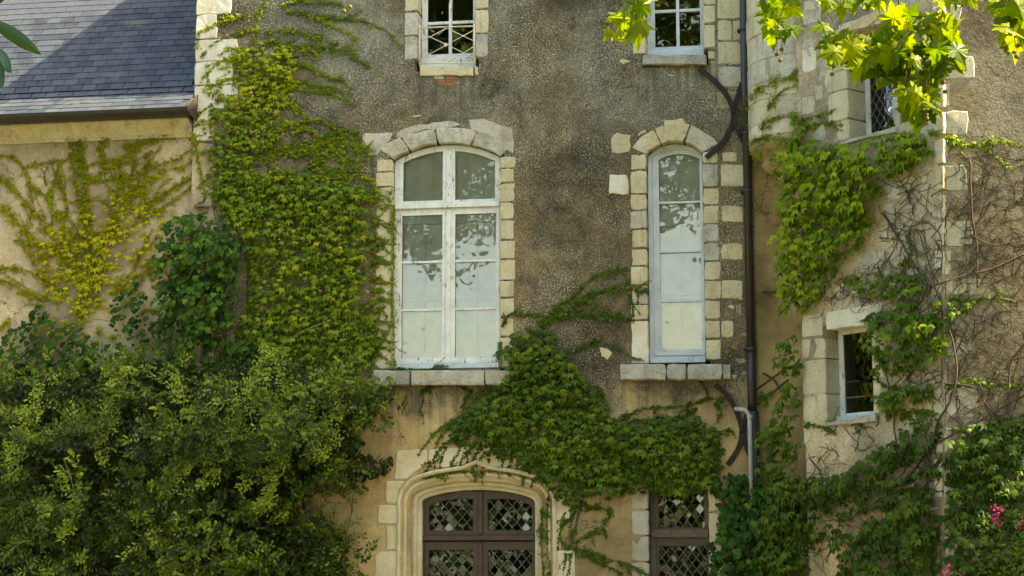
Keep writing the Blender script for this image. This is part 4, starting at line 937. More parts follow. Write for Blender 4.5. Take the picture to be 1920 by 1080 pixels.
def inpoly(u, v, poly):
    c = False; n = len(poly)
    for i in range(n):
        (x1_, y1_), (x2_, y2_) = poly[i], poly[(i + 1) % n]
        if (y1_ > v) != (y2_ > v) and u < (x2_ - x1_) * (v - y1_) / (y2_ - y1_) + x1_: c = not c
    return c
def edist(u, v, poly):
    best = 1e9; n = len(poly)
    for i in range(n):
        (ax, ay), (bx, by) = poly[i], poly[(i + 1) % n]; dx, dy = bx - ax, by - ay; L = dx * dx + dy * dy
        t = 0 if L == 0 else max(0, min(1, ((u - ax) * dx + (v - ay) * dy) / L)); best = min(best, math.hypot(u - ax - t * dx, v - ay - t * dy))
    return best
ZU = Vector((0, 0, 1))
def wall_leaf(lv, u, v, side, size, d, tint, down=(0, -1)):
    p, n = S(u, v, side); ex = n.cross(ZU) * -1.0
    tip = ex * (down[0] + G(0, .35)) + ZU * (down[1] + G(0, .25)) + n * UN(.25, .7)
    nr = n * 1.0 + ZU * UN(.35, .9) + ex * G(0, .3)
    lv.add(p + n * d, tip, nr, size, tint)
def fill(lv, poly, side, dens, size, tint, depth=.05, hole=.0, seed=0, rag=14, nscale=45.0, rows=True):
    """leaves over an area: shingled rows, ragged edge, bare gaps where a noise field dips"""
    us = [p[0] for p in poly]; vs_ = [p[1] for p in poly]; u0, u1, v0, v1 = min(us), max(us), min(vs_), max(vs_)
    area = (u1 - u0) * (v1 - v0) / 25600.0; N = int(area * dens / (size * size) * 1.25)
    for _ in range(N):
        u, v = UN(u0, u1), UN(v0, v1)
        if not inpoly(u, v, poly): continue
        e_ = edist(u, v, poly); nz = noise.noise(Vector((u / nscale + seed, v / nscale * 1.6, seed * 1.7)))
        n2 = noise.noise(Vector((u / 24 + seed + v / 60, (v + .22 * u) / 7.5, 3.1 + seed)))
        if e_ < rag * (.9 + 2.2 * nz + 1.1 * n2) and UN(0, 1) < .9: continue
        if nz + .35 * n2 < -.62 + hole: continue
        if rows and n2 < -.2 and UN(0, 1) < .8: continue
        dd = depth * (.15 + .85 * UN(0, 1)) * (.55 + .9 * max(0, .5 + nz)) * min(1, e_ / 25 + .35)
        wall_leaf(lv, u, v, side, size * UN(.5, 1.35), .015 + dd, tint + .34 * n2 + G(0, .12) + (dd / depth - .4) * .25)  # leaves deeper in the mass tinted darker, shade put into the colour
def strand(lv, mb, pts, side, size, tint, wd=3.0, dens=1.0, stem=.004, taper=True, sub=True):
    """a runner: stem with small leaves overlapping along it"""
    q = smooth_path(pts, 6); L = sum(math.dist(a, b) for a, b in zip(q[:-1], q[1:])); wd *= .9; size *= .8
    n = max(2, int(L / 160 / (size * .42) * dens * (2.1 + .55 * wd)))
    if sub and L > 25:
        for _ in range(int(L / 30 + UN(0, 1.5))):
            i = random.randrange(1, len(q) - 1); du, dv = q[i + 1][0] - q[i][0], q[i + 1][1] - q[i][1]; an = math.atan2(dv, du) + random.choice((-1, 1)) * UN(.3, .9); l_ = UN(8, 30); b = G(0, .4)
            a1 = (q[i][0] + math.cos(an) * l_ * .5, q[i][1] + math.sin(an) * l_ * .5); a2 = (a1[0] + math.cos(an + b) * l_ * .5, a1[1] + math.sin(an + b) * l_ * .5 + 2)
            strand(lv, mb, [q[i], a1, a2], side, size * .9, tint + G(0, .1), 1.6, dens * .8, .002, True, False)
    if mb is not None:
        P3 = []
        for (u, v) in q: p, nn = S(u, v, side); P3.append(p + nn * .01)
        V, F = tube(P3, [stem * (1 - .6 * i / len(P3)) for i in range(len(P3))], 4); mb.add(V, F)
    for k in range(n):
        f = (k + UN(0, 1)) / n; i = min(len(q) - 2, int(f * (len(q) - 1))); t = f * (len(q) - 1) - i
        u = q[i][0] + (q[i + 1][0] - q[i][0]) * t; v = q[i][1] + (q[i + 1][1] - q[i][1]) * t
        tp = (1 - .45 * f) if taper else 1
        un = noise.noise(Vector((u / 9, v / 9, size * 300)))
        if un < -.15 and UN(0, 1) < .5: continue
        tp *= .85 + .5 * max(-.4, un)
        du = q[i + 1][0] - q[i][0]; dv = q[i + 1][1] - q[i][1]; l = math.hypot(du, dv) + 1e-6
        w_ = G(0, wd * tp * (1 + 1.2 * max(0, un)))
        wall_leaf(lv, u - dv / l * w_, v + du / l * w_, side, size * tp * UN(.55, 1.35), UN(.008, .028), tint + G(0, .16), (.45 * du / l + G(0, .2), -.75 - .3 * dv / l))

# ------------------------------------------------------------------ creepers on the walls
def creeper(name, loc, label, cat='creeper'): return thing(name, loc, label, cat)
# 1 yellow creeper on the side wing
T = creeper('wall_creeper', P(170, 640, .04), 'yellow green creeper fanning over the beige side wing under the eaves')
lv = Leaves('creeper', G_YEL); mb = MB()
fill(lv, [(195, 392), (235, 398), (262, 385), (300, 400), (345, 385), (352, 402), (300, 425), (270, 440), (235, 470), (222, 520), (205, 560), (160, 590), (140, 570), (165, 540), (150, 490), (158, 445), (185, 420)], 'L', 1.7, .062, .55, .05)
fill(lv, [(110, 480), (150, 500), (165, 560), (230, 590), (200, 610), (150, 610), (110, 580), (80, 560), (95, 520)], 'L', .9, .06, .6, .05, .12)
fill(lv, [(150, 440), (190, 430), (200, 510), (170, 560), (150, 520)], 'L', 1.2, .06, .65, .05)
fill(lv, [(60, 580), (140, 590), (230, 600), (240, 660), (120, 650), (40, 640)], 'L', .8, .055, .35, .06, .15)
for pts, wd, sz in [([(150, 600), (172, 520), (166, 430), (160, 360), (150, 310), (140, 262), (118, 240)], 8, .055), ([(0, 243), (60, 238), (110, 246), (130, 265), (146, 305)], 2.5, .035), ([(0, 258), (70, 257), (112, 252)], 2, .032), ([(125, 230), (135, 250), (142, 270)], 2.5, .035),
        ([(145, 230), (150, 260), (152, 300), (160, 340), (156, 400), (166, 440)], 5, .05), ([(150, 266), (165, 250), (182, 230)], 2, .03), ([(200, 226), (200, 250), (190, 275), (195, 310), (200, 345), (215, 370), (240, 384)], 5, .045), ([(188, 275), (192, 290)], 6, .05),
        ([(205, 312), (245, 290), (265, 270), (300, 256), (345, 240), (364, 224)], 4, .042), ([(215, 342), (250, 330), (290, 312), (330, 300), (370, 272), (400, 252), (440, 254)], 5, .045), ([(235, 366), (270, 345), (310, 320), (345, 312), (370, 298), (400, 290), (430, 285)], 5, .045), ([(245, 392), (290, 372), (330, 350), (360, 330), (392, 318)], 5, .045),
        ([(280, 402), (310, 386), (340, 365), (370, 340), (402, 322)], 3.5, .042), ([(168, 342), (210, 312), (250, 302), (300, 282)], 2.5, .036), ([(50, 311), (90, 305), (132, 300), (150, 296)], 2.5, .036), ([(0, 290), (30, 300), (50, 320), (58, 347)], 3, .04), ([(0, 330), (30, 355), (55, 390), (82, 414)], 3.5, .04), ([(0, 337), (48, 378), (72, 408)], 2.5, .036),
        ([(0, 385), (40, 425), (80, 455), (110, 475), (140, 500), (165, 520)], 5, .048), ([(28, 450), (70, 458), (102, 470)], 2.5, .036), ([(62, 487), (90, 480), (112, 474)], 2, .035), ([(0, 500), (40, 505), (80, 520), (110, 540), (132, 560)], 4, .045), ([(0, 526), (30, 536), (62, 556), (90, 560)], 3, .04), ([(30, 546), (62, 551), (100, 562)], 2.5, .036),
        ([(95, 350), (100, 390), (115, 420), (130, 450), (150, 482)], 6, .05), ([(112, 308), (102, 340), (97, 372)], 2.5, .036), ([(60, 350), (90, 375), (98, 410), (98, 452)], 2.5, .036), ([(248, 482), (275, 490), (280, 507), (252, 520), (230, 540)], 2.5, .036), ([(305, 256), (332, 246), (364, 266), (380, 276)], 2.5, .036), ([(210, 390), (225, 350), (245, 330), (255, 300), (240, 290)], 4, .045), ([(262, 318), (280, 350), (275, 372)], 3, .04), ([(160, 312), (190, 302), (222, 300), (258, 306), (285, 308)], 2, .034), ([(165, 330), (195, 340), (235, 330), (262, 338)], 2, .034), ([(280, 228), (270, 248), (255, 262)], 2, .03), ([(320, 226), (300, 250), (282, 262)], 2, .03), ([(262, 236), (275, 262)], 2, .03), ([(230, 275), (290, 264), (350, 256)], 2, .032), ([(0, 615), (18, 600), (14, 640)], 3, .05), ([(130, 380), (160, 372), (200, 376)], 2, .034), ([(110, 400), (150, 396)], 2, .034)]:
    strand(lv, mb, pts, 'L', sz, .5 + UN(-.2, .15), wd)
for k in range(70):
    u, v = UN(60, 290), UN(330, 590); an = math.atan2(v - 640, u - 175) + G(0, .25); l_ = UN(30, 95); b = UN(-.5, .5); pts = [(u, v)]
    for j in range(4): an += b * .35 + G(0, .1); u += math.cos(an) * l_ / 4; v += math.sin(an) * l_ / 4; pts.append((u, max(240, v)))
    strand(lv, mb, pts, 'L', UN(.028, .042), .55 + UN(-.25, .2), UN(1.5, 3.2), .8)
fill(lv, [(60, 440), (120, 400), (200, 360), (300, 380), (330, 420), (280, 520), (200, 600), (110, 600), (70, 540)], 'L', .55, .05, .6, .05, .25, 75, 10)
o = mb.obj('runners', M_VINE, T); o['kind'] = 'stuff'; lv.build(T)
# 2 creeper on the main wall left of the wide window
T = creeper('wall_creeper', P(470, 690), 'lush green creeper climbing the roughcast wall left of the wide window')
lv = Leaves('creeper', G_CREEP); mb = MB()
fill(lv, [(452, 92), (500, 72), (548, 78), (562, 108), (560, 150), (548, 190), (530, 212), (500, 226), (470, 220), (438, 232), (418, 200), (428, 170), (445, 150), (448, 120)], 'M', 2.4, .056, .7, .07, -.1, 1, 8)
fill(lv, [(372, 160), (440, 140), (450, 200), (420, 260), (380, 250)], 'M', .9, .052, .4, .05, .2, 2)
fill(lv, [(398, 200), (450, 190), (545, 218), (530, 262), (500, 300), (430, 300), (392, 262)], 'M', 1.7, .058, .45, .07, .1, 3)
fill(lv, [(380, 225), (480, 230), (500, 290), (480, 340), (400, 345), (378, 300)], 'M', 1.7, .058, .4, .07, .08, 4)
fill(lv, [(400, 300), (470, 310), (540, 300), (620, 332), (690, 338), (722, 362), (718, 420), (715, 560), (718, 670), (700, 700), (600, 700), (520, 680), (470, 640), (462, 560), (468, 480), (440, 430), (405, 392), (392, 350)], 'M', 2.2, .062, .22, .1, .14, 5, 18)
fill(lv, [(395, 345), (700, 345), (712, 500), (708, 690), (470, 660), (465, 480), (400, 400)], 'M', 1.5, .064, .42, .15, .12, 6, 16)
for pts, wd, sz in [([(538, 22), (571, 25), (610, 31), (638, 36), (665, 35), (688, 42), (715, 53), (738, 68)], 3, .038), ([(577, 31), (602, 36), (624, 49), (646, 58), (668, 69)], 3, .038), ([(499, 61), (527, 57), (554, 57), (582, 68), (604, 72), (638, 83), (654, 94), (668, 103)], 3, .04), ([(504, 80), (540, 83), (582, 86), (610, 87), (632, 94), (660, 107), (679, 117), (693, 126)], 4, .042), ([(515, 92), (554, 93), (588, 96), (600, 111)], 3, .04), ([(510, 105), (538, 104), (565, 105)], 2.5, .04),
        ([(527, 122), (554, 121), (579, 122), (596, 136), (618, 144), (640, 153), (661, 167)], 3.5, .042), ([(515, 144), (543, 151), (577, 154), (599, 161), (627, 164), (663, 178)], 3.5, .042), ([(532, 164), (554, 162), (577, 171), (610, 172), (632, 181), (671, 199)], 3.5, .042), ([(493, 17), (479, 26), (452, 32), (429, 35), (410, 46), (382, 58), (371, 64), (372, 92)], 4, .04), ([(479, 57), (452, 60), (424, 71), (402, 81), (388, 94), (377, 108)], 3, .04), ([(466, 106), (438, 108), (416, 117), (393, 131), (377, 156)], 4, .045),
        ([(457, 144), (424, 150), (404, 158), (382, 172)], 4, .045), ([(443, 178), (416, 186), (393, 200), (366, 217)], 4, .045), ([(432, 211), (393, 225), (366, 236)], 4, .045), ([(505, -30), (499, 0), (490, 22), (482, 50), (477, 72), (485, 95)], 4, .042), ([(530, 14), (554, 1), (582, 3), (610, 4), (632, 6), (649, 14)], 3, .04),
        ([(506, 289), (543, 283), (574, 279), (594, 271), (620, 259), (641, 262), (665, 273), (686, 279), (704, 283)], 4.5, .048), ([(584, 277), (614, 279), (641, 285), (655, 295), (669, 301), (694, 296)], 3, .04), ([(614, 271), (645, 269), (675, 281), (694, 299)], 3, .04), ([(502, 334), (533, 330), (563, 336), (594, 333), (624, 332), (655, 330), (686, 336), (700, 338), (706, 352), (735, 361)], 4, .045), ([(624, 342), (655, 350), (682, 358), (706, 360), (735, 377)], 3.5, .042), ([(651, 377), (675, 369), (706, 371), (735, 393)], 3.5, .042),
        ([(537, 224), (531, 238), (510, 246), (486, 238)], 5, .05), ([(506, 257), (510, 267), (500, 281), (512, 287), (523, 295), (494, 308)], 6, .05), ([(737, 395), (738, 480), (736, 560), (738, 620), (739, 690)], 2.5, .036), ([(366, 250), (372, 300), (380, 340), (386, 370)], 3, .042), ([(545, 190), (560, 215)], 3, .04)]:
    strand(lv, mb, pts, 'M', sz, .5 + UN(-.15, .25), wd)
fill(lv, [(383, 285), (470, 296), (500, 330), (480, 470), (440, 432), (404, 398), (388, 350)], 'M', 2.2, .058, .38, .09, 0, 71, 8)
fill(lv, [(470, 296), (560, 318), (640, 336), (640, 380), (480, 380)], 'M', 1.6, .056, .45, .08, .12, 72, 12)
fill(lv, [(445, 600), (560, 640), (720, 640), (715, 700), (600, 712), (500, 690), (450, 660)], 'M', 1.8, .06, .3, .1, .1, 73, 6)
fill(lv, [(436, 425), (485, 460), (490, 660), (430, 660), (455, 600), (466, 540), (462, 470)], 'M', 2.4, .06, .3, .1, 0, 76, 3)
for k in range(34):
    u, v = UN(430, 640), UN(235, 430); l_ = UN(40, 110); strand(lv, mb, [(u, v), (u + l_ * .35, v - UN(4, 14)), (u + l_ * .7, v - UN(-2, 12)), (u + l_, v + UN(4, 24))] if u + l_ < 725 else [(u, v), (u + 30, v - 8), (u + 60, v)], 'M', UN(.038, .052), .45 + UN(-.15, .25), 3)
for k in range(12):
    u, v = UN(455, 500), UN(60, 240); sg = random.choice((-1, 1, 1)); l_ = UN(30, 90); strand(lv, mb, [(u, v), (u + sg * l_ * .4, v - UN(0, 10)), (u + sg * l_, v + UN(5, 30))] if sg > 0 or u - l_ > 375 else [(u, v), (u - 40, v + 4), (u - 75, v + 25)], 'M', UN(.038, .048), .55 + UN(-.15, .25), 3)
for v in range(410, 690, 19):
    v += UN(-6, 6); strand(lv, mb, [(695, v), (713, v - 6 + UN(-4, 4)), (733 + UN(-8, 4), v + UN(2, 14))], 'M', .042, .45, 3)
for (u, v) in [(480, 690), (520, 690), (600, 700), (660, 700), (430, 440)]:
    q = [(u, 760), (u - 10, v), (u - 30 + UN(0, 60), v - 200), (u - 20 + UN(0, 60), 300), (480, 150)]; 
    P3 = [S(a, b, 'M')[0] + NF * .015 for a, b in smooth_path(q, 6)]; V, F = tube(P3, [.012 * (1 - .7 * i / len(P3)) for i in range(len(P3))], 5); mb.add(V, F)
o = mb.obj('runners', M_VINE, T); o['kind'] = 'stuff'; lv.build(T)
# 3 creeper between the wide window and the door
T = creeper('wall_creeper', P(1250, 1000), 'dark green creeper spilling between the two arched windows and over the door')
lv = Leaves('creeper', G_DEEP); mb = MB()
CEN = [(945, 640), (975, 608), (1010, 610), (1037, 622), (1070, 652), (1102, 690), (1132, 738), (1152, 775), (1200, 785), (1260, 775), (1312, 780), (1352, 800), (1358, 850), (1348, 905), (1310, 917), (1270, 932), (1210, 922), (1150, 937), (1100, 932), (1050, 947), (1030, 922), (1000, 892), (960, 868), (900, 850), (850, 830), (838, 802), (880, 762), (922, 722), (950, 700), (945, 670)]
fill(lv, CEN, 'M', 3.2, .062, .40, .14, -.3, 7, 5, 60)
fill(lv, [(950, 650), (1030, 630), (1100, 710), (1150, 790), (1340, 800), (1345, 890), (1250, 900), (1100, 915), (1010, 870), (900, 820), (930, 730)], 'M', 2.0, .066, .55, .2, -.2, 8, 4, 50)
fill(lv, [(1210, 880), (1345, 870), (1352, 905), (1330, 920), (1280, 935), (1225, 925)], 'M', 2.2, .07, .55, .22, -.3, 9, 2)
fill(lv, [(1040, 930), (1095, 930), (1090, 965), (1060, 1000), (1038, 990)], 'M', .9, .06, .4, .06, .1, 10)
for pts, wd, sz in [([(1015, 612), (1040, 580), (1075, 555), (1105, 525), (1140, 507), (1182, 505)], 4, .045), ([(1040, 592), (1060, 584), (1100, 560), (1140, 540), (1182, 527)], 4, .045), ([(1075, 570), (1120, 548), (1160, 543), (1215, 546)], 4, .045), ([(1180, 536), (1215, 541)], 2, .034), ([(966, 592), (1010, 590), (1037, 602)], 3.5, .042), ([(1045, 597), (1090, 588), (1130, 596), (1184, 598)], 4, .045), ([(941, 612), (955, 590), (970, 584)], 2, .034), ([(1080, 656), (1105, 642), (1130, 642), (1165, 658), (1192, 676)], 2.5, .036), ([(1100, 565), (1135, 585), (1150, 592)], 3, .036), ([(1180, 550), (1186, 575), (1184, 600)], 2, .03), ([(1197, 550), (1196, 570)], 1.5, .03), ([(940, 640), (935, 665), (938, 690)], 2, .034), ([(942, 655), (925, 668)], 2, .034),
        ([(885, 730), (875, 749), (863, 766)], 2, .032), ([(912, 730), (885, 756), (871, 776), (843, 792), (820, 808), (802, 829), (784, 853)], 3, .038), ([(873, 781), (850, 795), (830, 815), (818, 832)], 2.5, .036), ([(930, 758), (898, 776), (866, 801), (857, 817), (830, 838), (811, 863), (797, 887)], 3, .038), ([(839, 838), (827, 861), (826, 883)], 2, .034), ([(820, 845), (816, 868), (816, 883)], 2, .034), ([(864, 831), (857, 854), (846, 868), (848, 883)], 2, .034), ([(898, 817), (880, 845), (866, 863), (864, 878)], 2.5, .036), ([(903, 829), (889, 859), (887, 880)], 2.5, .036), ([(910, 836), (905, 865)], 2, .034), ([(926, 831), (917, 861), (905, 877)], 2.5, .036), ([(953, 850), (935, 877)], 2, .034), ([(960, 850), (953, 880)], 2, .034), ([(981, 854), (969, 875), (981, 892)], 2, .034), ([(1008, 856), (990, 882)], 2.5, .036), ([(1020, 880), (1012, 900)], 2.5, .036),
        ([(706, 696), (752, 691), (797, 693), (832, 684)], 2, .034), ([(793, 898), (843, 885), (885, 883), (953, 885), (1004, 899)], 2, .034), ([(791, 735), (807, 726), (834, 722), (866, 725), (887, 736)], 1.5, .03), ([(791, 735), (793, 753), (785, 775)], 1.2, .026), ([(890, 885), (893, 905)], 2.5, .034), ([(902, 885), (906, 908)], 2.5, .034), ([(985, 892), (978, 910)], 2, .03), ([(1000, 898), (996, 915)], 2, .03),
        ([(1163, 785), (1207, 767), (1259, 763), (1296, 758), (1326, 747), (1356, 750)], 3, .04), ([(1178, 791), (1237, 784), (1281, 780), (1307, 765)], 4, .045), ([(1311, 712), (1322, 728), (1330, 747)], 2, .034), ([(1340, 755), (1352, 770), (1345, 790)], 3, .042), ([(1300, 800), (1340, 810), (1368, 805)], 3, .042),
        ([(1093, 939), (1074, 965), (1044, 996)], 4, .042), ([(1096, 948), (1120, 952), (1148, 961), (1122, 991), (1096, 1006), (1070, 1021), (1062, 1030)], 3.5, .04), ([(1074, 1028), (1111, 1036), (1148, 1050), (1185, 1061), (1217, 1079)], 3, .038), ([(1089, 1036), (1122, 1054), (1167, 1075)], 2.5, .036), ([(1063, 1036), (1056, 1076)], 2, .034), ([(1070, 1036), (1067, 1079)], 2, .034), ([(1080, 990), (1070, 1010), (1085, 1045)], 3, .036), ([(1028, 930), (1026, 1000), (1031, 1080)], 2, .03), ([(1018, 950), (1015, 1010), (1020, 1079)], 2, .03), ([(1060, 960), (1050, 1000), (1046, 1030)], 2.5, .036), ([(1130, 990), (1138, 1010)], 2, .034)]:
    strand(lv, mb, pts, 'M', sz, .42 + UN(-.15, .25), wd)
for q in [[(1380, 1080), (1360, 960), (1330, 880), (1240, 850), (1120, 800), (1040, 700), (1015, 610)], [(1350, 900), (1250, 830), (1180, 820)], [(1090, 940), (1070, 1030)]]:
    P3 = [S(a, b, 'M')[0] + NF * .02 for a, b in smooth_path(q, 6)]; V, F = tube(P3, [.014 * (1 - .7 * i / len(P3)) for i in range(len(P3))], 5); mb.add(V, F)
o = mb.obj('runners', M_VINE, T); o['kind'] = 'stuff'; lv.build(T)
# 4 creeper on the upper canted face of the tower
T = creeper('wall_creeper', S(1500, 600, 'A')[0], 'bright lime creeper hanging thickly below the leaded tower window')
lv = Leaves('creeper', G_TOWER); mb = MB()
TP = [(1497, 205), (1503, 200), (1520, 250), (1560, 270), (1600, 268), (1650, 258), (1690, 247), (1735, 242), (1752, 275), (1747, 305), (1700, 322), (1662, 335), (1657, 372), (1642, 422), (1622, 462), (1582, 492), (1570, 522), (1545, 562), (1522, 578), (1490, 602), (1470, 582), (1475, 540), (1466, 500), (1475, 440), (1468, 380), (1480, 320), (1490, 260)]
fill(lv, TP, 'A', 3.4, .08, .42, .2, -.4, 11, 2, 60); fill(lv, [(1490, 240), (1540, 280), (1650, 290), (1640, 380), (1610, 440), (1560, 500), (1500, 580), (1480, 540), (1480, 400)], 'A', 2.2, .088, .6, .32, -.3, 12, 3)
fill(lv, [(1640, 255), (1740, 245), (1745, 300), (1680, 315)], 'A', 2.8, .082, .5, .24, -.4, 13, 1)
fill(lv, [(1488, 215), (1503, 198), (1508, 250), (1500, 330), (1480, 320)], 'A', 2.6, .07, .8, .12, -.3, 14, 1)
for pts, wd, sz, sd in [([(1740, 245), (1768, 256)], 4, .06, 'A'), ([(1772, 256), (1800, 268), (1830, 272), (1870, 264), (1925, 275)], 4, .05, 'B'), ([(1840, 275), (1870, 295), (1882, 308)], 2, .036, 'B'), ([(1505, 226), (1530, 216), (1562, 210)], 3, .045, 'A'), ([(1502, 240), (1540, 232), (1582, 234)], 4, .05, 'A'), ([(1400, 247), (1400, 195), (1415, 175), (1440, 160), (1465, 150), (1497, 148)], 5, .04, 'T'), ([(1440, 208), (1455, 185), (1470, 168), (1495, 160)], 3, .036, 'T'), ([(1428, 242), (1445, 226), (1465, 218), (1494, 214)], 4, .04, 'T'), ([(1404, 268), (1425, 262), (1450, 261), (1492, 262)], 7, .045, 'T'), ([(1415, 278), (1430, 290), (1425, 300)], 5, .04, 'T'), ([(1440, 284), (1470, 278), (1490, 276)], 4, .04, 'T'), ([(1445, 300), (1470, 300)], 6, .04, 'T'), ([(1450, 330), (1465, 325), (1460, 350)], 6, .045, 'A'), ([(1400, 258), (1405, 280), (1418, 292)], 4, .04, 'T'), ([(1470, 150), (1485, 140), (1496, 130)], 3, .036, 'T')]:
    strand(lv, mb, pts, sd, sz, .5 + UN(-.15, .2), wd)
o = mb.obj('runners', M_VINE, T); o['kind'] = 'stuff'; lv.build(T)
# 5 creeper round the lower tower window
T = creeper('wall_creeper', S(1740, 800, 'A')[0], 'mid green creeper clumps beside the small curtained tower window')
lv = Leaves('creeper', G_DEEP); lv.mat = leafmat('creeper_leaf_mid', [(0, (.028, .068, .004)), (.55, (.065, .125, .006)), (1, (.18, .24, .012))]); mb = MB()  # mid green, between the deep and the tower leaf colours
fill(lv, [(1620, 590), (1660, 580), (1700, 576), (1750, 590), (1788, 618), (1782, 650), (1762, 680), (1722, 690), (1682, 702), (1660, 690), (1640, 650), (1624, 622)], 'A', 3.0, .085, .45, .22, -.3, 15, 3)
fill(lv, [(1642, 742), (1680, 726), (1720, 716), (1768, 716), (1752, 740), (1712, 762), (1682, 790), (1660, 772)], 'A', 2.6, .08, .45, .18, -.25, 16, 3)
fill(lv, [(1560, 522), (1600, 505), (1650, 510), (1700, 516), (1750, 508), (1742, 560), (1702, 590), (1660, 562), (1600, 546)], 'A', 1.6, .075, .5, .12, .12, 17, 5)
fill(lv, [(1750, 562), (1769, 556), (1768, 600), (1745, 605)], 'A', 2.0, .075, .65, .1, -.1, 18, 3); fill(lv, [(1771, 560), (1835, 562), (1800, 590), (1771, 600)], 'B', 1.8, .065, .6, .1, -.05, 19, 3)
fill(lv, [(1468, 640), (1500, 622), (1508, 680), (1506, 800), (1482, 832), (1436, 834), (1462, 762), (1480, 720), (1464, 690)], 'A', 2.8, .085, .45, .22, -.2, 20, 2)
fill(lv, [(1425, 735), (1450, 715), (1456, 740), (1430, 765)], 'M', 1.2, .07, .6, .1, .05, 21, 4)
for pts, wd, sz, sd in [([(1772, 726), (1820, 712), (1850, 722), (1890, 722), (1925, 725)], 4, .05, 'B'), ([(1780, 560), (1830, 562), (1870, 558), (1905, 566)], 2, .036, 'B'), ([(1690, 500), (1710, 470), (1700, 440)], 3, .05, 'A'), ([(1510, 796), (1545, 800), (1555, 815)], 2, .04, 'A'), ([(1620, 800), (1600, 790), (1612, 812)], 2, .034, 'A'), ([(1690, 780), (1720, 770), (1745, 778)], 5, .07, 'A'), ([(1640, 690), (1655, 720), (1690, 730)], 3, .05, 'A')]:
    strand(lv, mb, pts, sd, sz, .45 + UN(-.1, .2), wd)
o = mb.obj('runners', M_VINE, T); o['kind'] = 'stuff'; lv.build(T)
# 6 creeper over the foot of the tower
T = creeper('wall_creeper', S(1600, 1100, 'A')[0], 'tangled dark creeper sprawling over the foot of the tower')
lv = Leaves('creeper', leafmat('creeper_leaf_low', [(0, (.016, .042, .004)), (.55, (.045, .09, .006)), (1, (.13, .19, .012))])); mb = MB()
for pl, sd, dn, sz, tn, dp, ho in [([(1505, 930), (1560, 935), (1640, 900), (1700, 880), (1768, 870), (1768, 930), (1650, 960), (1560, 1000), (1530, 1060), (1505, 1060)], 'A', .7, .085, .4, .16, .35), ([(1771, 800), (1925, 770), (1925, 1000), (1771, 1000)], 'B', .7, .08, .35, .14, .35), ([(1690, 790), (1768, 760), (1768, 860), (1700, 870)], 'A', .6, .08, .4, .14, .3), ([(1448, 900), (1500, 880), (1570, 890), (1600, 880), (1640, 850), (1690, 820), (1722, 830), (1712, 870), (1660, 900), (1610, 930), (1560, 950), (1480, 952), (1440, 962)], 'A', 1.8, .095, .45, .22, .05), ([(1436, 955), (1505, 955), (1522, 1100), (1428, 1100)], 'A', 2.0, .09, .5, .25, 0),
        ([(1771, 850), (1830, 810), (1925, 800), (1925, 880), (1850, 892), (1771, 882)], 'B', 1.2, .085, .35, .18, .12), ([(1650, 922), (1740, 910), (1765, 960), (1680, 982)], 'A', 1.5, .09, .55, .18, .08), ([(1558, 1002), (1640, 990), (1700, 962), (1768, 960), (1768, 1100), (1560, 1100), (1580, 1050)], 'A', 1.3, .085, .4, .18, .12), ([(1771, 940), (1800, 960), (1925, 930), (1925, 1100), (1771, 1100)], 'B', .9, .085, .4, .16, .2), ([(1790, 890), (1925, 892), (1925, 942), (1820, 930)], 'B', 1.1, .085, .4, .14, .15), ([(1640, 960), (1768, 980), (1768, 1040), (1600, 1020)], 'A', .9, .085, .45, .14, .15), ([(1425, 800), (1480, 790), (1505, 830), (1505, 900), (1430, 900)], 'A', 1.2, .09, .5, .2, .1)]:
    fill(lv, pl, sd, dn * 2.3, sz * .85, tn, dp, ho - .4, UN(20, 60), 3, 40)
for pts, wd, sz, sd in [([(1530, 960), (1520, 1000), (1528, 1030)], 3, .06, 'A'), ([(1772, 900), (1830, 900), (1925, 905)], 6, .06, 'B'), ([(1690, 870), (1740, 840), (1768, 810)], 3, .05, 'A'), ([(1700, 900), (1745, 880), (1768, 860)], 3, .05, 'A')]: strand(lv, mb, pts, sd, sz, .4, wd)
o = mb.obj('runners', M_VINE, T); o['kind'] = 'stuff'; lv.build(T)
# bare vine stems over the tower -----------------------------------------
T = thing('bare_vine', S(1780, 1100, 'B')[0], 'leafless brown vine stems netted across the tower front', 'vine')
mb = MB(); mt = MB(); mp = MB()
def vine(out, pts, r, d=.02, seg=5, sway=3):
    q = smooth_path(pts, 5); P3 = []; n = len(q)
    for i, (u, v) in enumerate(q):
        uu = u + sway * noise.noise(Vector((u / 20, v / 20, r * 90))); p, nn = S(uu, v); P3.append(p + nn * (d + .012 * noise.noise(Vector((u / 15, v / 15, 5)))))
    V, F = tube(P3, [r * (1 - .55 * i / n) for i in range(n)], seg); out.add(V, F)
for pts, r in [([(1752, 1090), (1742, 900), (1760, 800), (1792, 720), (1785, 640), (1762, 560), (1742, 480), (1722, 430)], .014), ([(1925, 640), (1892, 690), (1888, 800), (1862, 850)], .012), ([(1925, 475), (1860, 505), (1800, 520), (1745, 540)], .012), ([(1818, 300), (1822, 400), (1832, 470), (1830, 540)], .012), ([(1700, 900), (1762, 830), (1830, 792), (1925, 738)], .012), ([(1700, 1000), (1720, 940), (1745, 900), (1770, 850)], .016), ([(1690, 860), (1680, 790), (1700, 740), (1770, 700)], .010), ([(1660, 400), (1690, 450), (1720, 500), (1750, 540)], .014), ([(1700, 480), (1700, 540), (1690, 600)], .01), ([(1820, 440), (1860, 460), (1925, 450)], .008), ([(1835, 720), (1850, 760), (1880, 790)], .008), ([(1770, 720), (1830, 730), (1860, 790)], .009), ([(1660, 690), (1670, 720), (1660, 760)], .011), ([(1730, 890), (1742, 830), (1720, 780)], .011)]: vine(mt, pts, r, .03)
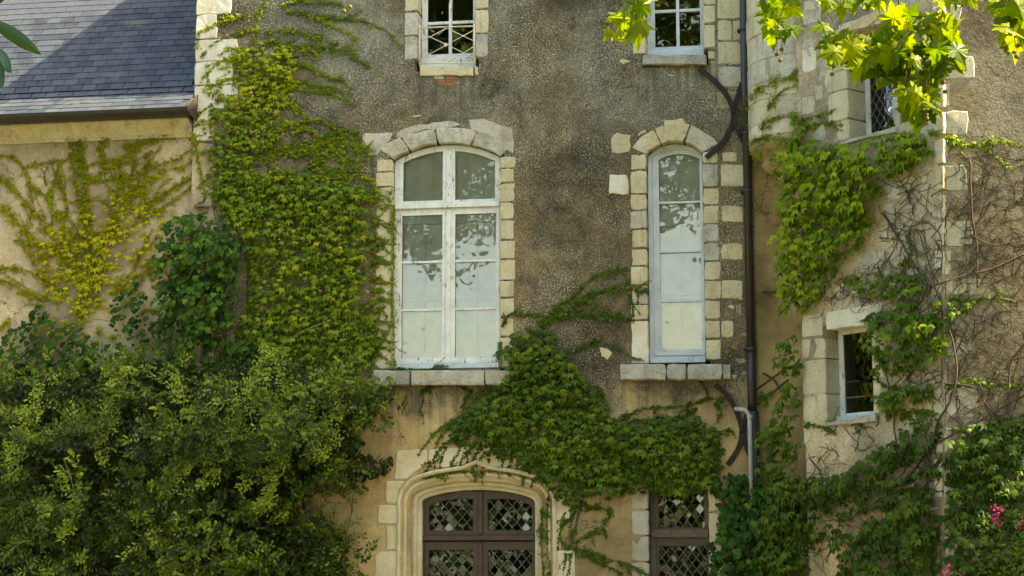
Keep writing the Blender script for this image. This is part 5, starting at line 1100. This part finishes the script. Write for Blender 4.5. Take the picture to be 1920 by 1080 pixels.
for pts, r in [([(1522, 953), (1570, 970), (1610, 985), (1650, 996), (1692, 990)], .018), ([(1735, 957), (1768, 953)], .022), ([(1772, 953), (1800, 950), (1850, 956), (1925, 962)], .018), ([(1500, 970), (1506, 1010), (1520, 1060)], .012), ([(1530, 1050), (1550, 1070), (1565, 1090)], .013), ([(1800, 862), (1830, 830), (1880, 800), (1925, 780)], .011)]: vine(mp, pts, r, .06, 7); mp.obj('pale_stem', M_PALEV, T); mp = MB()
for k in range(640):
    if k < 430: u, v = UN(1775, 1925), UN(285, 860)
    else: u, v = UN(1640, 1768), UN(330, 760)
    an = random.choice([UN(-2.6, -.5), UN(-.4, .4), UN(.6, 2.6)]); pts = [(u, v)]; L = UN(25, 75)
    for j in range(5):
        an += G(0, .45); u += math.cos(an) * L / 4; v += math.sin(an) * L / 4; pts.append((u, v))
    lim = [(max(1772, a), b) if k < 430 else (min(1768, a), b) for a, b in pts]; vine(mb, lim, UN(.0022, .006), .014, 4)
for k in range(150):
    u, v = UN(1545, 1768), UN(500, 585); an = UN(-3, 3); pts = [(u, v)]
    for j in range(4): an += G(0, .6); u += math.cos(an) * 9; v += math.sin(an) * 9; pts.append((min(1768, u), v))
    vine(mb, pts, UN(.002, .005), .012, 4)
for k in range(170):
    u, v = UN(1520, 1768), UN(800, 1075); an = UN(-3, 3); pts = [(u, v)]
    for j in range(4): an += G(0, .5); u += math.cos(an) * 11; v += math.sin(an) * 11; pts.append((min(1768, max(1508, u)), v))
    vine(mb, pts, UN(.002, .006), .012, 4)
mt.obj('main_stem', M_VINE, T);  o = mb.obj('twigs', M_VINE, T); o['kind'] = 'stuff'
V, F = [], []
mj = MB()
for pts in [[(1428, 548), (1440, 550), (1462, 546)], [(1436, 545), (1441, 551), (1445, 556)], [(1405, 740), (1440, 715), (1475, 690)], [(1412, 765), (1450, 735), (1478, 712)], [(1430, 700), (1450, 712), (1462, 730)]]:
    q = [S(a, b, 'M')[0] + NF * .03 for a, b in smooth_path(pts, 4)]; V, F = tube(q, .012, 5); mj.add(V, F)
o = mj.obj('hanging_stems', M_VINE, T); o['kind'] = 'stuff'

# ------------------------------------------------------------------ ivies
def ivy(label, loc, polys, strands=(), n=300):
    T = creeper('ivy', loc, label, 'ivy'); lv = Leaves('ivy', G_IVY); mb = MB()
    for pl, dn, sz, tn, dp in polys:
        fill(lv, pl, 'M', dn, sz, tn, dp, .0, UN(0, 50), 8, 35, False)
    for pts, r in strands: q = [S(a, b, 'M')[0] + NF * .05 for a, b in smooth_path(pts, 5)]; V, F = tube(q, [r * (1 - .5 * i / len(q)) for i in range(len(q))], 6); mb.add(V, F)
    if mb.V: mb.obj('stem', M_BARK, T)
    lv.build(T, n)
ivy('glossy dark ivy clump standing out between the two yellow green creepers', P(390, 720), [([(298, 432), (340, 405), (400, 398), (440, 420), (470, 470), (465, 560), (455, 622), (400, 652), (380, 702), (300, 692), (290, 620), (302, 540), (295, 480)], 2.8, .072, .45, .35), ([(320, 440), (400, 415), (450, 470), (440, 590), (380, 640), (320, 600)], 1.8, .076, .55, .45), ([(210, 540), (262, 528), (292, 560), (292, 642), (240, 652), (200, 600)], 1.6, .075, .4, .2), ([(380, 620), (470, 620), (500, 690), (380, 700)], 1.6, .075, .35, .2)], [([(390, 900), (380, 700), (390, 560), (380, 420)], .03), ([(330, 900), (320, 680), (340, 500)], .025)])
ivy('dark ivy spreading low on the beige wing above the rose', P(60, 740, .04), [([(38, 602), (80, 570), (150, 608), (205, 640), (190, 700), (130, 720), (0, 740), (-30, 740), (-30, 660)], 1.9, .075, .35, .25), ([(120, 620), (260, 640), (300, 700), (120, 740)], 1.2, .075, .35, .25)], [([(60, 900), (70, 720), (90, 620)], .02)])
ivy('dense dark ivy wrapped round the foot of the drain pipe', P(1400, 1150), [([(1332, 902), (1390, 878), (1440, 893), (1500, 888), (1500, 1000), (1462, 1120), (1326, 1120), (1328, 1000), (1350, 960)], 2.8, .075, .3, .35), ([(1350, 930), (1440, 905), (1480, 960), (1440, 1100), (1340, 1100)], 1.6, .078, .4, .45)], [([(1400, 1250), (1410, 1050), (1395, 900)], .03)])

# ------------------------------------------------------------------ climbing rose, lower left
T = thing('climbing_rose', P(330, 1330), 'huge unpruned climbing rose bush with arching canes against the wall', 'shrub')
lv = Leaves('rose', G_ROSE); mb = MB(); mc = MB()
RP = [(-60, 690), (60, 672), (150, 680), (250, 655), (340, 668), (430, 650), (480, 640), (530, 655), (600, 684), (700, 712), (748, 735), (722, 778), (692, 800), (690, 835), (748, 850), (752, 892), (720, 906), (660, 928), (600, 905), (570, 940), (590, 970), (640, 975), (672, 1000), (662, 1090), (640, 1200), (-60, 1200)]
def spray(p0, dirv, L, lsz, tint, n=None):
    """a shoot: thin cane that droops, with paired leaflets"""
    d = Vector(dirv).normalized(); p = Vector(p0); k = n or int(L / .035); pts = [p.copy()]
    for i in range(k):
        d = (d + Vector((G(0, .10), G(0, .10), -.05 + G(0, .06)))).normalized(); p = p + d * (L / k); pts.append(p.copy())
        sdv = d.cross(Vector((0, -1, .3))).normalized()
        for sg in (-1, 1):
            if UN(0, 1) < .15: continue
            tp = sdv * sg * UN(.5, 1) + d * UN(.1, .7) + Vector((0, -.25, UN(-.4, .1))); nr = Vector((G(0, .4), -1 + G(0, .35), .7 + G(0, .35)))
            lv.add(p + sdv * sg * .008, tp, nr, lsz * UN(.7, 1.3), tint + G(0, .13))
            if UN(0, 1) < .6: lv.add(p + tp.normalized() * lsz * .8 + d * UN(-.02, .02), tp + d * G(0, .6), nr, lsz * UN(.6, 1.1), tint + G(0, .13))
    return pts
k_ = 0
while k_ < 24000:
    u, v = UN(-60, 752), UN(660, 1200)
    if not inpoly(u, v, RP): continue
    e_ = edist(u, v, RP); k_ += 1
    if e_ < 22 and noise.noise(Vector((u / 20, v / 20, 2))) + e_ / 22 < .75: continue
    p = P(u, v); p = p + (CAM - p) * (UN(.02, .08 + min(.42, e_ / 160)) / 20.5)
    lv.add(p, (G(0, .8), -.5 + G(0, .3), -.8 + G(0, .5)), (G(0, .5), -.8, .8 + G(0, .4)), UN(.05, .085), .02 + abs(G(0, .1)))  # backing leaves tinted near black, painting the shade of the gaps
cl = []
while len(cl) < 250:
    u, v = UN(-60, 752), UN(660, 1200)
    if not inpoly(u, v, RP): continue
    e_ = edist(u, v, RP); nz = noise.noise(Vector((u / 95, v / 80, 4.4)))
    if nz + .5 * noise.noise(Vector((u / 40, v / 34, 8.8))) < -.12 and UN(0, 1) < .93: continue
    md = min(1.25, .15 + e_ / 110 + nz * .5); cl.append((u, v, max(.12, md * UN(.4, 1)), e_, nz))
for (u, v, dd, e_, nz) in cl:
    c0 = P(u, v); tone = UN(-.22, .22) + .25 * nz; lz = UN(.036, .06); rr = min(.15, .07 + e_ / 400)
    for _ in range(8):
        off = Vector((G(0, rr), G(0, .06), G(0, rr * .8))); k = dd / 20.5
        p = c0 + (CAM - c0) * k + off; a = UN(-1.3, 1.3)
        q = spray(p, (math.sin(a), -.6 + G(0, .3), UN(-.3, .9)), UN(.14, .34), lz * UN(.85, 1.15), .40 + tone + off.z * 1.4)  # tint lightens towards each clump's top, light from above put into the colour
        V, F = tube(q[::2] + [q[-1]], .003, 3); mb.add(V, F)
for pts, d0, d1 in [([(500, 650), (525, 662), (536, 720), (535, 790), (528, 850), (508, 905), (498, 945)], .5, 1.0), ([(520, 655), (490, 690), (462, 740), (440, 790), (408, 850), (392, 905)], .5, 1.05), ([(400, 840), (350, 860), (310, 900), (280, 940), (262, 975)], .9, 1.1), ([(470, 780), (480, 850), (468, 910)], .7, 1.0), ([(90, 700), (60, 760), (40, 830), (30, 890)], .6, 1.0), ([(250, 680), (215, 730), (200, 800), (195, 860)], .6, 1.0), ([(600, 690), (625, 740), (622, 800), (605, 850)], .5, .95), ([(330, 690), (345, 750), (335, 830), (345, 890)], .7, 1.15), ([(120, 860), (140, 930), (130, 1000)], .9, 1.15)]:
    q = smooth_path(pts, 6); P3 = []
    for i, (u, v) in enumerate(q): P3.append(P(u, v, -(d0 + (d1 - d0) * i / len(q))))
    V, F = tube(P3, [.006 * (1 - .5 * i / len(P3)) for i in range(len(P3))], 5); mc.add(V, F)
    for i in range(2, len(P3), 1):
        for _ in range(3): spray(P3[i], (G(0, .8), -.5, UN(-.6, .2)), UN(.08, .16), .042, 1.0 if i % 3 else .9)
for pts in [[(110, 612), (150, 602), (195, 600), (224, 618), (233, 650), (234, 690)], [(620, 600), (560, 625), (520, 655), (480, 700), (470, 760)], [(300, 920), (335, 872), (385, 850)]]:
    P3 = [P(u, v, -.35) for u, v in smooth_path(pts, 6)]; V, F = tube(P3, .006, 5); mc.add(V, F)
mw = MB()
for pts in [[(590, 1090), (575, 980), (590, 900), (620, 860)], [(660, 960), (665, 920), (690, 880), (715, 850)], [(500, 1250), (480, 1000), (500, 800)], [(300, 1300), (280, 1000), (320, 800)], [(120, 1300), (100, 1000), (80, 780)], [(640, 1060), (650, 1000), (662, 950)]]:
    P3 = [P(u, v, -.15) for u, v in smooth_path(pts, 6)]; V, F = tube(P3, [.016 * (1 - .5 * i / len(P3)) for i in range(len(P3))], 6); mw.add(V, F)
mw.obj('trunk', M_BARK, T); mc.obj('cane', plain('green_cane', (.16, .2, .05), .6), T); o = mb.obj('twigs', M_VINE, T); o['kind'] = 'stuff'; lv.build(T, 300)
# dark ivy leaves added behind the rose so its gaps look shaded
ivy('dark ivy leaves added behind the climbing rose to darken its gaps', P(320, 1320), [([(-40, 720), (300, 700), (600, 720), (690, 760), (640, 880), (560, 900), (540, 1120), (-40, 1120)], 1.0, .085, .18, .12), ([(340, 930), (470, 950), (480, 1010), (380, 1020)], 1.2, .08, .4, .5)], (), 120)

# pink blooms beside the tower
T = thing('flowering_shrub', S(1885, 1150, 'B')[0] + NF * .3, 'sparse shrub with magenta blossoms in front of the tower', 'shrub')
M_PINK = plain('magenta_petal', (.55, .015, .17), .55, .4, 30, .1); mk = MB()
for (u, v) in [(1868, 965), (1916, 985), (1778, 1074)]:
    b0 = hit(u, v, FB.o + FB.n * .3, FB.n); q = [b0 + Vector((.05, .1, -1.2)), b0 + Vector((.12, .05, -.6)), b0 + Vector((.08, 0, -.2)), b0]; V, F = tube([Vector(x_) for x_ in smooth_path([tuple(x_) for x_ in q], 4)], .005, 5); mk.add(V, F)
    V = []; F = []
    for k in range(26 if u == 1868 else 12):
        c = b0 + Vector((G(0, .028), G(0, .03), UN(-.1, .09) if u == 1868 else G(0, .03))); a = Vector((G(0, 1), G(0, 1), G(0, 1))).normalized(); b = a.cross(Vector((.3, -.8, .5))).normalized(); o_ = len(V); s_ = UN(.022, .036); nn = a.cross(b)
        V += [c, c + a * s_ + b * s_ * .5 + nn * .006, c + a * s_ * 1.4, c + a * s_ - b * s_ * .5 + nn * .006, c + a * s_ * .7 - nn * .008]; F += [(o_, o_ + 1, o_ + 4), (o_ + 1, o_ + 2, o_ + 4), (o_ + 2, o_ + 3, o_ + 4), (o_ + 3, o_, o_ + 4)]
    mesh_obj('blossom', V, F, M_PINK, T)
mk.obj('stem', M_VINE, T)
lv = Leaves('rose', G_ROSE)
for _ in range(420):
    u, v = UN(1835, 1925), UN(955, 1080); b0 = hit(u, v, FB.o + FB.n * UN(.15, .4), FB.n)
    if noise.noise(Vector((u / 25, v / 25, 1))) < -.05: continue
    lv.add(b0, (G(0, 1), -.4, G(-.2, .7)), (G(0, .5), -1, .6), UN(.035, .055), UN(.2, .8))
lv.build(T, 150)

# ------------------------------------------------------------------ plane tree: trunk by the lawn, branches hanging into view
PT = thing('plane_tree', (10.5, -12.5, 0), 'plane tree with sunlit hanging branches and round seed balls before the tower', 'tree')
def limb(pts, r0, r1, seg=8, name='limb', mat=None):
    q = [Vector(p) for p in smooth_path([tuple(p) for p in pts], 6)]; V, F = tube(q, [r0 + (r1 - r0) * i / (len(q) - 1) for i in range(len(q))], seg); return mesh_obj(name, V, F, mat or M_BARK, PT, True)
limb([(10.5, -12.5, -.1), (10.4, -12.4, 2), (10.6, -12.3, 5), (10.2, -11.8, 9), (9.8, -11.5, 12)], .42, .2, 12, 'trunk')
limb([(10.5, -12.2, 6), (8.5, -10, 8.2), (6, -8, 8.0), (4, -7.2, 7.2), (2, -7.1, 6.9)], .16, .03); limb([(10.4, -12, 7), (9, -9, 9), (8, -7.5, 8.3), (7, -7, 7.2)], .13, .03); limb([(10.2, -12, 8), (7, -12, 10), (3, -11, 10.5)], .14, .04); limb([(10, -12, 9), (12, -11, 11.5), (13.5, -10, 12)], .14, .05)
PV = [None] * 6
def plane_leaf_mesh(i):
    V, F = TPL['plane']; W = V.copy(); W[:, 2] += .30 * (W[:, 0] ** 2) * (1 if i % 2 else -1) - .22 * (W[:, 1] - .4) ** 2 + .03 * np.sin(W[:, 0] * 9 + i); W[:, :2] *= 1 + rng.normal(0, .05, (len(W), 2))
    me = bpy.data.meshes.new('leaf'); me.from_pydata(W.tolist(), [], F.tolist()); me.materials.append(G_PLANE); me.update(); return me
PV = [plane_leaf_mesh(i) for i in range(6)]
M_BALL = plain('seed_ball', (.20, .17, .05), .9, .4, 60, .8); bb = bmesh.new(); bmesh.ops.create_icosphere(bb, subdivisions=2, radius=1)
for v_ in bb.verts: v_.co *= UN(.9, 1.08)
BALL = bpy.data.meshes.new('seed_ball'); bb.to_mesh(BALL); bb.free(); BALL.materials.append(M_BALL)
def at(u, v, y=-7.0): return P(u, v, y)
def twig(pts, r=.008, y=-7.0): return limb([at(u, v, y + .15 * math.sin(u)) for u, v in pts], r, r * .4, 5, 'branch')
def leaf_at(br, u, v, size_px, ang, flip=None):
    y = -7.0 + G(0, .18); p = at(u, v, y); s_ = size_px / (FPX / (p - CAM).length)
    tip = Vector((math.sin(ang), G(0, .35), -math.cos(ang))); nr = Vector((G(0, .55), -1 if UN(0, 1) < .75 else .9, .5 + G(0, .5)))
    tip.normalize(); x_ = tip.cross(nr).normalized(); nr = x_.cross(tip)
    M = Matrix((x_, tip, nr)).transposed().to_4x4(); o = bpy.data.objects.new('leaf', PV[random.randrange(6)]); o.matrix_basis = Matrix.Translation(p - tip * s_ * .4) @ M @ Matrix.Scale(s_, 4); place(o, br)
    b_ = p - tip * s_ * .4; V, F = tube([b_, b_ - tip * .03 + Vector((0, .01, .04)), b_ + Vector((G(0, .03), .03, UN(.09, .15)))], .0022, 4); mesh_obj('leaf_stalk', V, F, M_VINE, br)
def ball_at(br, u, v, r=.019):
    o = bpy.data.objects.new('seed_ball', BALL); p = at(u, v, -7.0 + G(0, .1)); o.matrix_basis = Matrix.Translation(p) @ Matrix.Scale(r * UN(.85, 1.15), 4); place(o, br); return p
def cluster(twigs, area, n, smin, smax, extra=(), balls=()):
    br = None
    for t in twigs: br = twig(t) if br is None else br; 
    for t in twigs[1:]: twig(t, .005)
    k = 0; tries = 0
    while k < n and tries < n * 60:
        tries += 1; u, v = UN(min(a[0] for a in area), max(a[0] for a in area)), UN(min(a[1] for a in area), max(a[1] for a in area))
        if not inpoly(u, v, area): continue
        c = twigs[0][len(twigs[0]) // 2]; ang = G(0, .75) + .5 * math.atan2(u - c[0], 120); leaf_at(br, u, v, UN(smin, smax), ang); k += 1
    for (u, v, s_, a) in extra: leaf_at(br, u, v, s_, a)
    for (u, v) in balls:
        p = ball_at(br, u, v); V, F = tube([p, p + Vector((.01, 0, .12)), p + Vector((.0, .02, .3))], .0016, 3); mesh_obj('seed_stalk', V, F, M_VINE, br)
cluster([[(1200, -60), (1195, -10), (1185, 40), (1170, 70)], [(1195, -5), (1160, 45)]], [(1160, -20), (1215, -20), (1215, 60), (1165, 60)], 3, 38, 52, [(1160, 36, 42, .2), (1200, 14, 52, -.4), (1196, 64, 46, .1), (1178, 72, 36, -.2), (1140, 64, 24, -.7), (1156, 66, 24, .4), (1172, 20, 36, -.3)])
cluster([[(1485, -60), (1475, -10), (1462, 40), (1455, 75)], [(1470, 0), (1440, 30)]], [(1430, -20), (1495, -20), (1492, 50), (1440, 60)], 10, 30, 44, [(1440, 50, 36, -.4), (1485, 55, 38, .4), (1447, 72, 34, 0), (1470, 60, 34, .2)], [(1475, 52), (1464, 66), (1456, 102), (1465, 93), (1463, 113), (1468, 60)])
cluster([[(1690, -80), (1685, 0), (1692, 50), (1705, 110), (1720, 190)], [(1690, 10), (1640, 40), (1590, 80), (1560, 110)], [(1695, 40), (1740, 60), (1780, 90)], [(1600, -20), (1580, 30), (1560, 70)]],
        [(1540, 50), (1600, 70), (1640, 55), (1680, 35), (1730, 30), (1780, 45), (1798, 85), (1795, 130), (1760, 130), (1745, 160), (1765, 205), (1725, 228), (1695, 200), (1690, 150), (1640, 140), (1600, 120), (1545, 105)], 112, 28, 52,
        [(1780, 60, 50, .5), (1785, 80, 48, .8), (1670, 110, 60, .1), (1610, 130, 48, -.1), (1720, 225, 44, 0), (1755, 200, 40, .5), (1560, 100, 42, -.4), (1735, 150, 48, .2), (1795, 110, 34, .8)], [(1565, 110), (1563, 124), (1560, 139), (1650, 138), (1652, 150), (1646, 150), (1745, 132), (1780, 133), (1768, 155), (1772, 172), (1736, 215), (1735, 232), (1737, 222), (1584, 116), (1740, 118)])
cluster([[(1580, -80), (1575, -20), (1565, 5)], [(1600, -60), (1640, -10)]], [(1540, -25), (1600, -25), (1660, -20), (1655, 5), (1545, 8)], 10, 34, 46, [(1550, 5, 36, -.3), (1578, 18, 34, .1), (1648, 2, 30, 0), (1600, 8, 30, 0)])
cluster([[(1915, -80), (1905, 0), (1900, 50), (1905, 90)], [(1905, 10), (1930, 40)]], [(1868, 0), (1925, -10), (1930, 70), (1890, 80)], 14, 36, 52, [(1905, 80, 46, .1), (1885, 62, 40, -.3), (1880, 20, 44, -.5), (1890, 90, 24, 0)], [(1902, 98), (1908, 86), (1911, 84), (1906, 106)])
cluster([[(1830, -80), (1810, -20), (1790, -5)]], [(1760, -25), (1830, -25), (1820, 0), (1770, 0)], 6, 30, 40)
cluster([[(660, -80), (658, -20), (652, 8)]], [(600, -60), (680, -60), (680, -35), (610, -35)], 4, 36, 46, (), [(645, 21), (656, 13)])
# crown of the same tree and the further garden, seen only as light, shade and reflections
lv = Leaves('blob', G_CROWN)
def clumpcloud(lv, c, rad, nc, nl, sz, keep=lambda p: True, tone=.5):
    for _ in range(nc):
        d = Vector((G(0, 1), G(0, 1), G(0, 1))).normalized() * UN(.35, 1) ** .5; cc = Vector((c[0] + d.x * rad[0], c[1] + d.y * rad[1], c[2] + d.z * rad[2]))
        for _ in range(nl):
            p = cc + Vector((G(0, .45), G(0, .45), G(0, .35)))
            if keep(p): lv.add(p, (G(0, 1), G(0, 1), -.8), (G(0, .6), G(0, .6), 1), sz * UN(.7, 1.3), tone + G(0, .25))
def offview(p):
    q = proj(p); return p.z > 6.4 and p.y < -6.6 and not (q and -40 < q[0] < 1960 and -40 < q[1] < 1120)
clumpcloud(lv, (8, -12, 10), (5.2, 4.2, 3.0), 230, 22, .24, offview)
clumpcloud(lv, (-1.5, -13, 11.2), (5.5, 4, 3.6), 330, 22, .26, lambda p: offview(p) and p.z > 7.3 + .9 * noise.noise(p * .5))
lv.build(PT, 0, 'crown')
ST = thing('shade_tree', (15.5, -6, 0), 'unseen leafy tree added beyond the tower to shade path and tower foot', 'tree'); lv = Leaves('blob', G_CROWN)
V, F = tube([(15.5, -6, -.1), (15.5, -6, 2), (15.4, -6, 6)], [.35, .28, .12], 10); mesh_obj('trunk', V, F, M_BARK, ST, True)
clumpcloud(lv, (15.5, -3.6, 7.6), (3.4, 6.0, 5.2), 480, 24, .32, lambda p: p.z > 1.5); lv.build(ST, 0, 'crown')  # unseen tree, added and shaped to keep sun off path and tower foot
GT = thing('garden_tree', (-16.5, -4, 0), 'rounded leafy garden tree reflected in the small tower window', 'tree'); lv = Leaves('blob', G_CROWN)
V, F = tube([(-16.5, -4, -.1), (-16.5, -4, 2), (-16.3, -4, 5)], [.3, .24, .1], 10); mesh_obj('trunk', V, F, M_BARK, GT, True)
clumpcloud(lv, (-16.5, -4, 6.2), (3, 3.6, 5.4), 420, 24, .28, lambda p: p.z > .6); lv.build(GT, 0, 'crown')
WD = Leaves('blob', G_CROWN); WOOD = thing('garden_wood', (0, -52, 0), 'unseen garden tree belts facing the house, nearer ones added to block low light', 'woodland', kind='stuff')
for k in range(26):
    clumpcloud(WD, (-50 + k * 4.2 + UN(-1, 1), -52 + UN(-3, 3), UN(2.6, 4.2)), (3.0, 2.5, UN(3, 4.6)), 40, 10, .75, lambda p: p.z > 0)
for k in range(15):  # nearer unseen belts, added so that light falls mostly from above
    clumpcloud(WD, (-14 - k * 2.6 + UN(-1, 1), -25 + k * 1.0 + UN(-2, 2), 6.5), (3.2, 3.0, 6.5), 70, 12, .7, lambda p: p.z > 0)
for k in range(14):
    clumpcloud(WD, (9.5 + k * 2.7 + UN(-1, 1), -29 + k * .8 + UN(-2, 2), 6.5), (3.2, 3.0, 6.5), 70, 12, .7, lambda p: p.z > 0)
WD.build(WOOD, 0, 'tree_belt')
# big leaf tips hanging at the left edge, close by
HB = thing('hanging_branch', P(-40, 60, -11), 'dark drooping leaves on a twig close by in front of the slate roof', 'branch')
M_DLEAF = leafmat('dark_long_leaf', [(0, (.02, .07, .012)), (1, (.05, .12, .02))], .3, .35, .5)
q = [P(-160, -60, -11), P(-60, 20, -11), P(-20, 60, -11), P(-12, 100, -11)]; V, F = tube(q, [.012, .008, .005, .003], 6); mesh_obj('twig', V, F, M_BARK, HB, True)
for (u0, v0, u1, v1, wd) in [(-22, 38, 76, 93, 26), (-14, 92, 20, 126, 26), (-14, 88, 3, 158, 24), (-40, 20, 20, -30, 24)]:
    a, b = P(u0, v0, -11), P(u1, v1, -11.1); d = b - a; L = d.length; d.normalize(); sdv = d.cross(Vector((0, 1, .3))).normalized(); up = sdv.cross(d); W_ = wd / (FPX / (a - CAM).length); V = []; F = []; n = 9
    for i in range(n):
        t = i / (n - 1); w_ = W_ / 2 * math.sin(math.pi * min(1, t * .97 + .03)) ** .7; c = a + d * (L * t) - Vector((0, 0, .03 * t * t)); V += [c - sdv * w_ + up * .012, c, c + sdv * w_ + up * .012]
    for i in range(n - 1):
        for k in range(2): F.append((3 * i + k, 3 * i + k + 1, 3 * i + 4 + k, 3 * i + 3 + k))
    mesh_obj('leaf', V, F, M_DLEAF, HB, True)
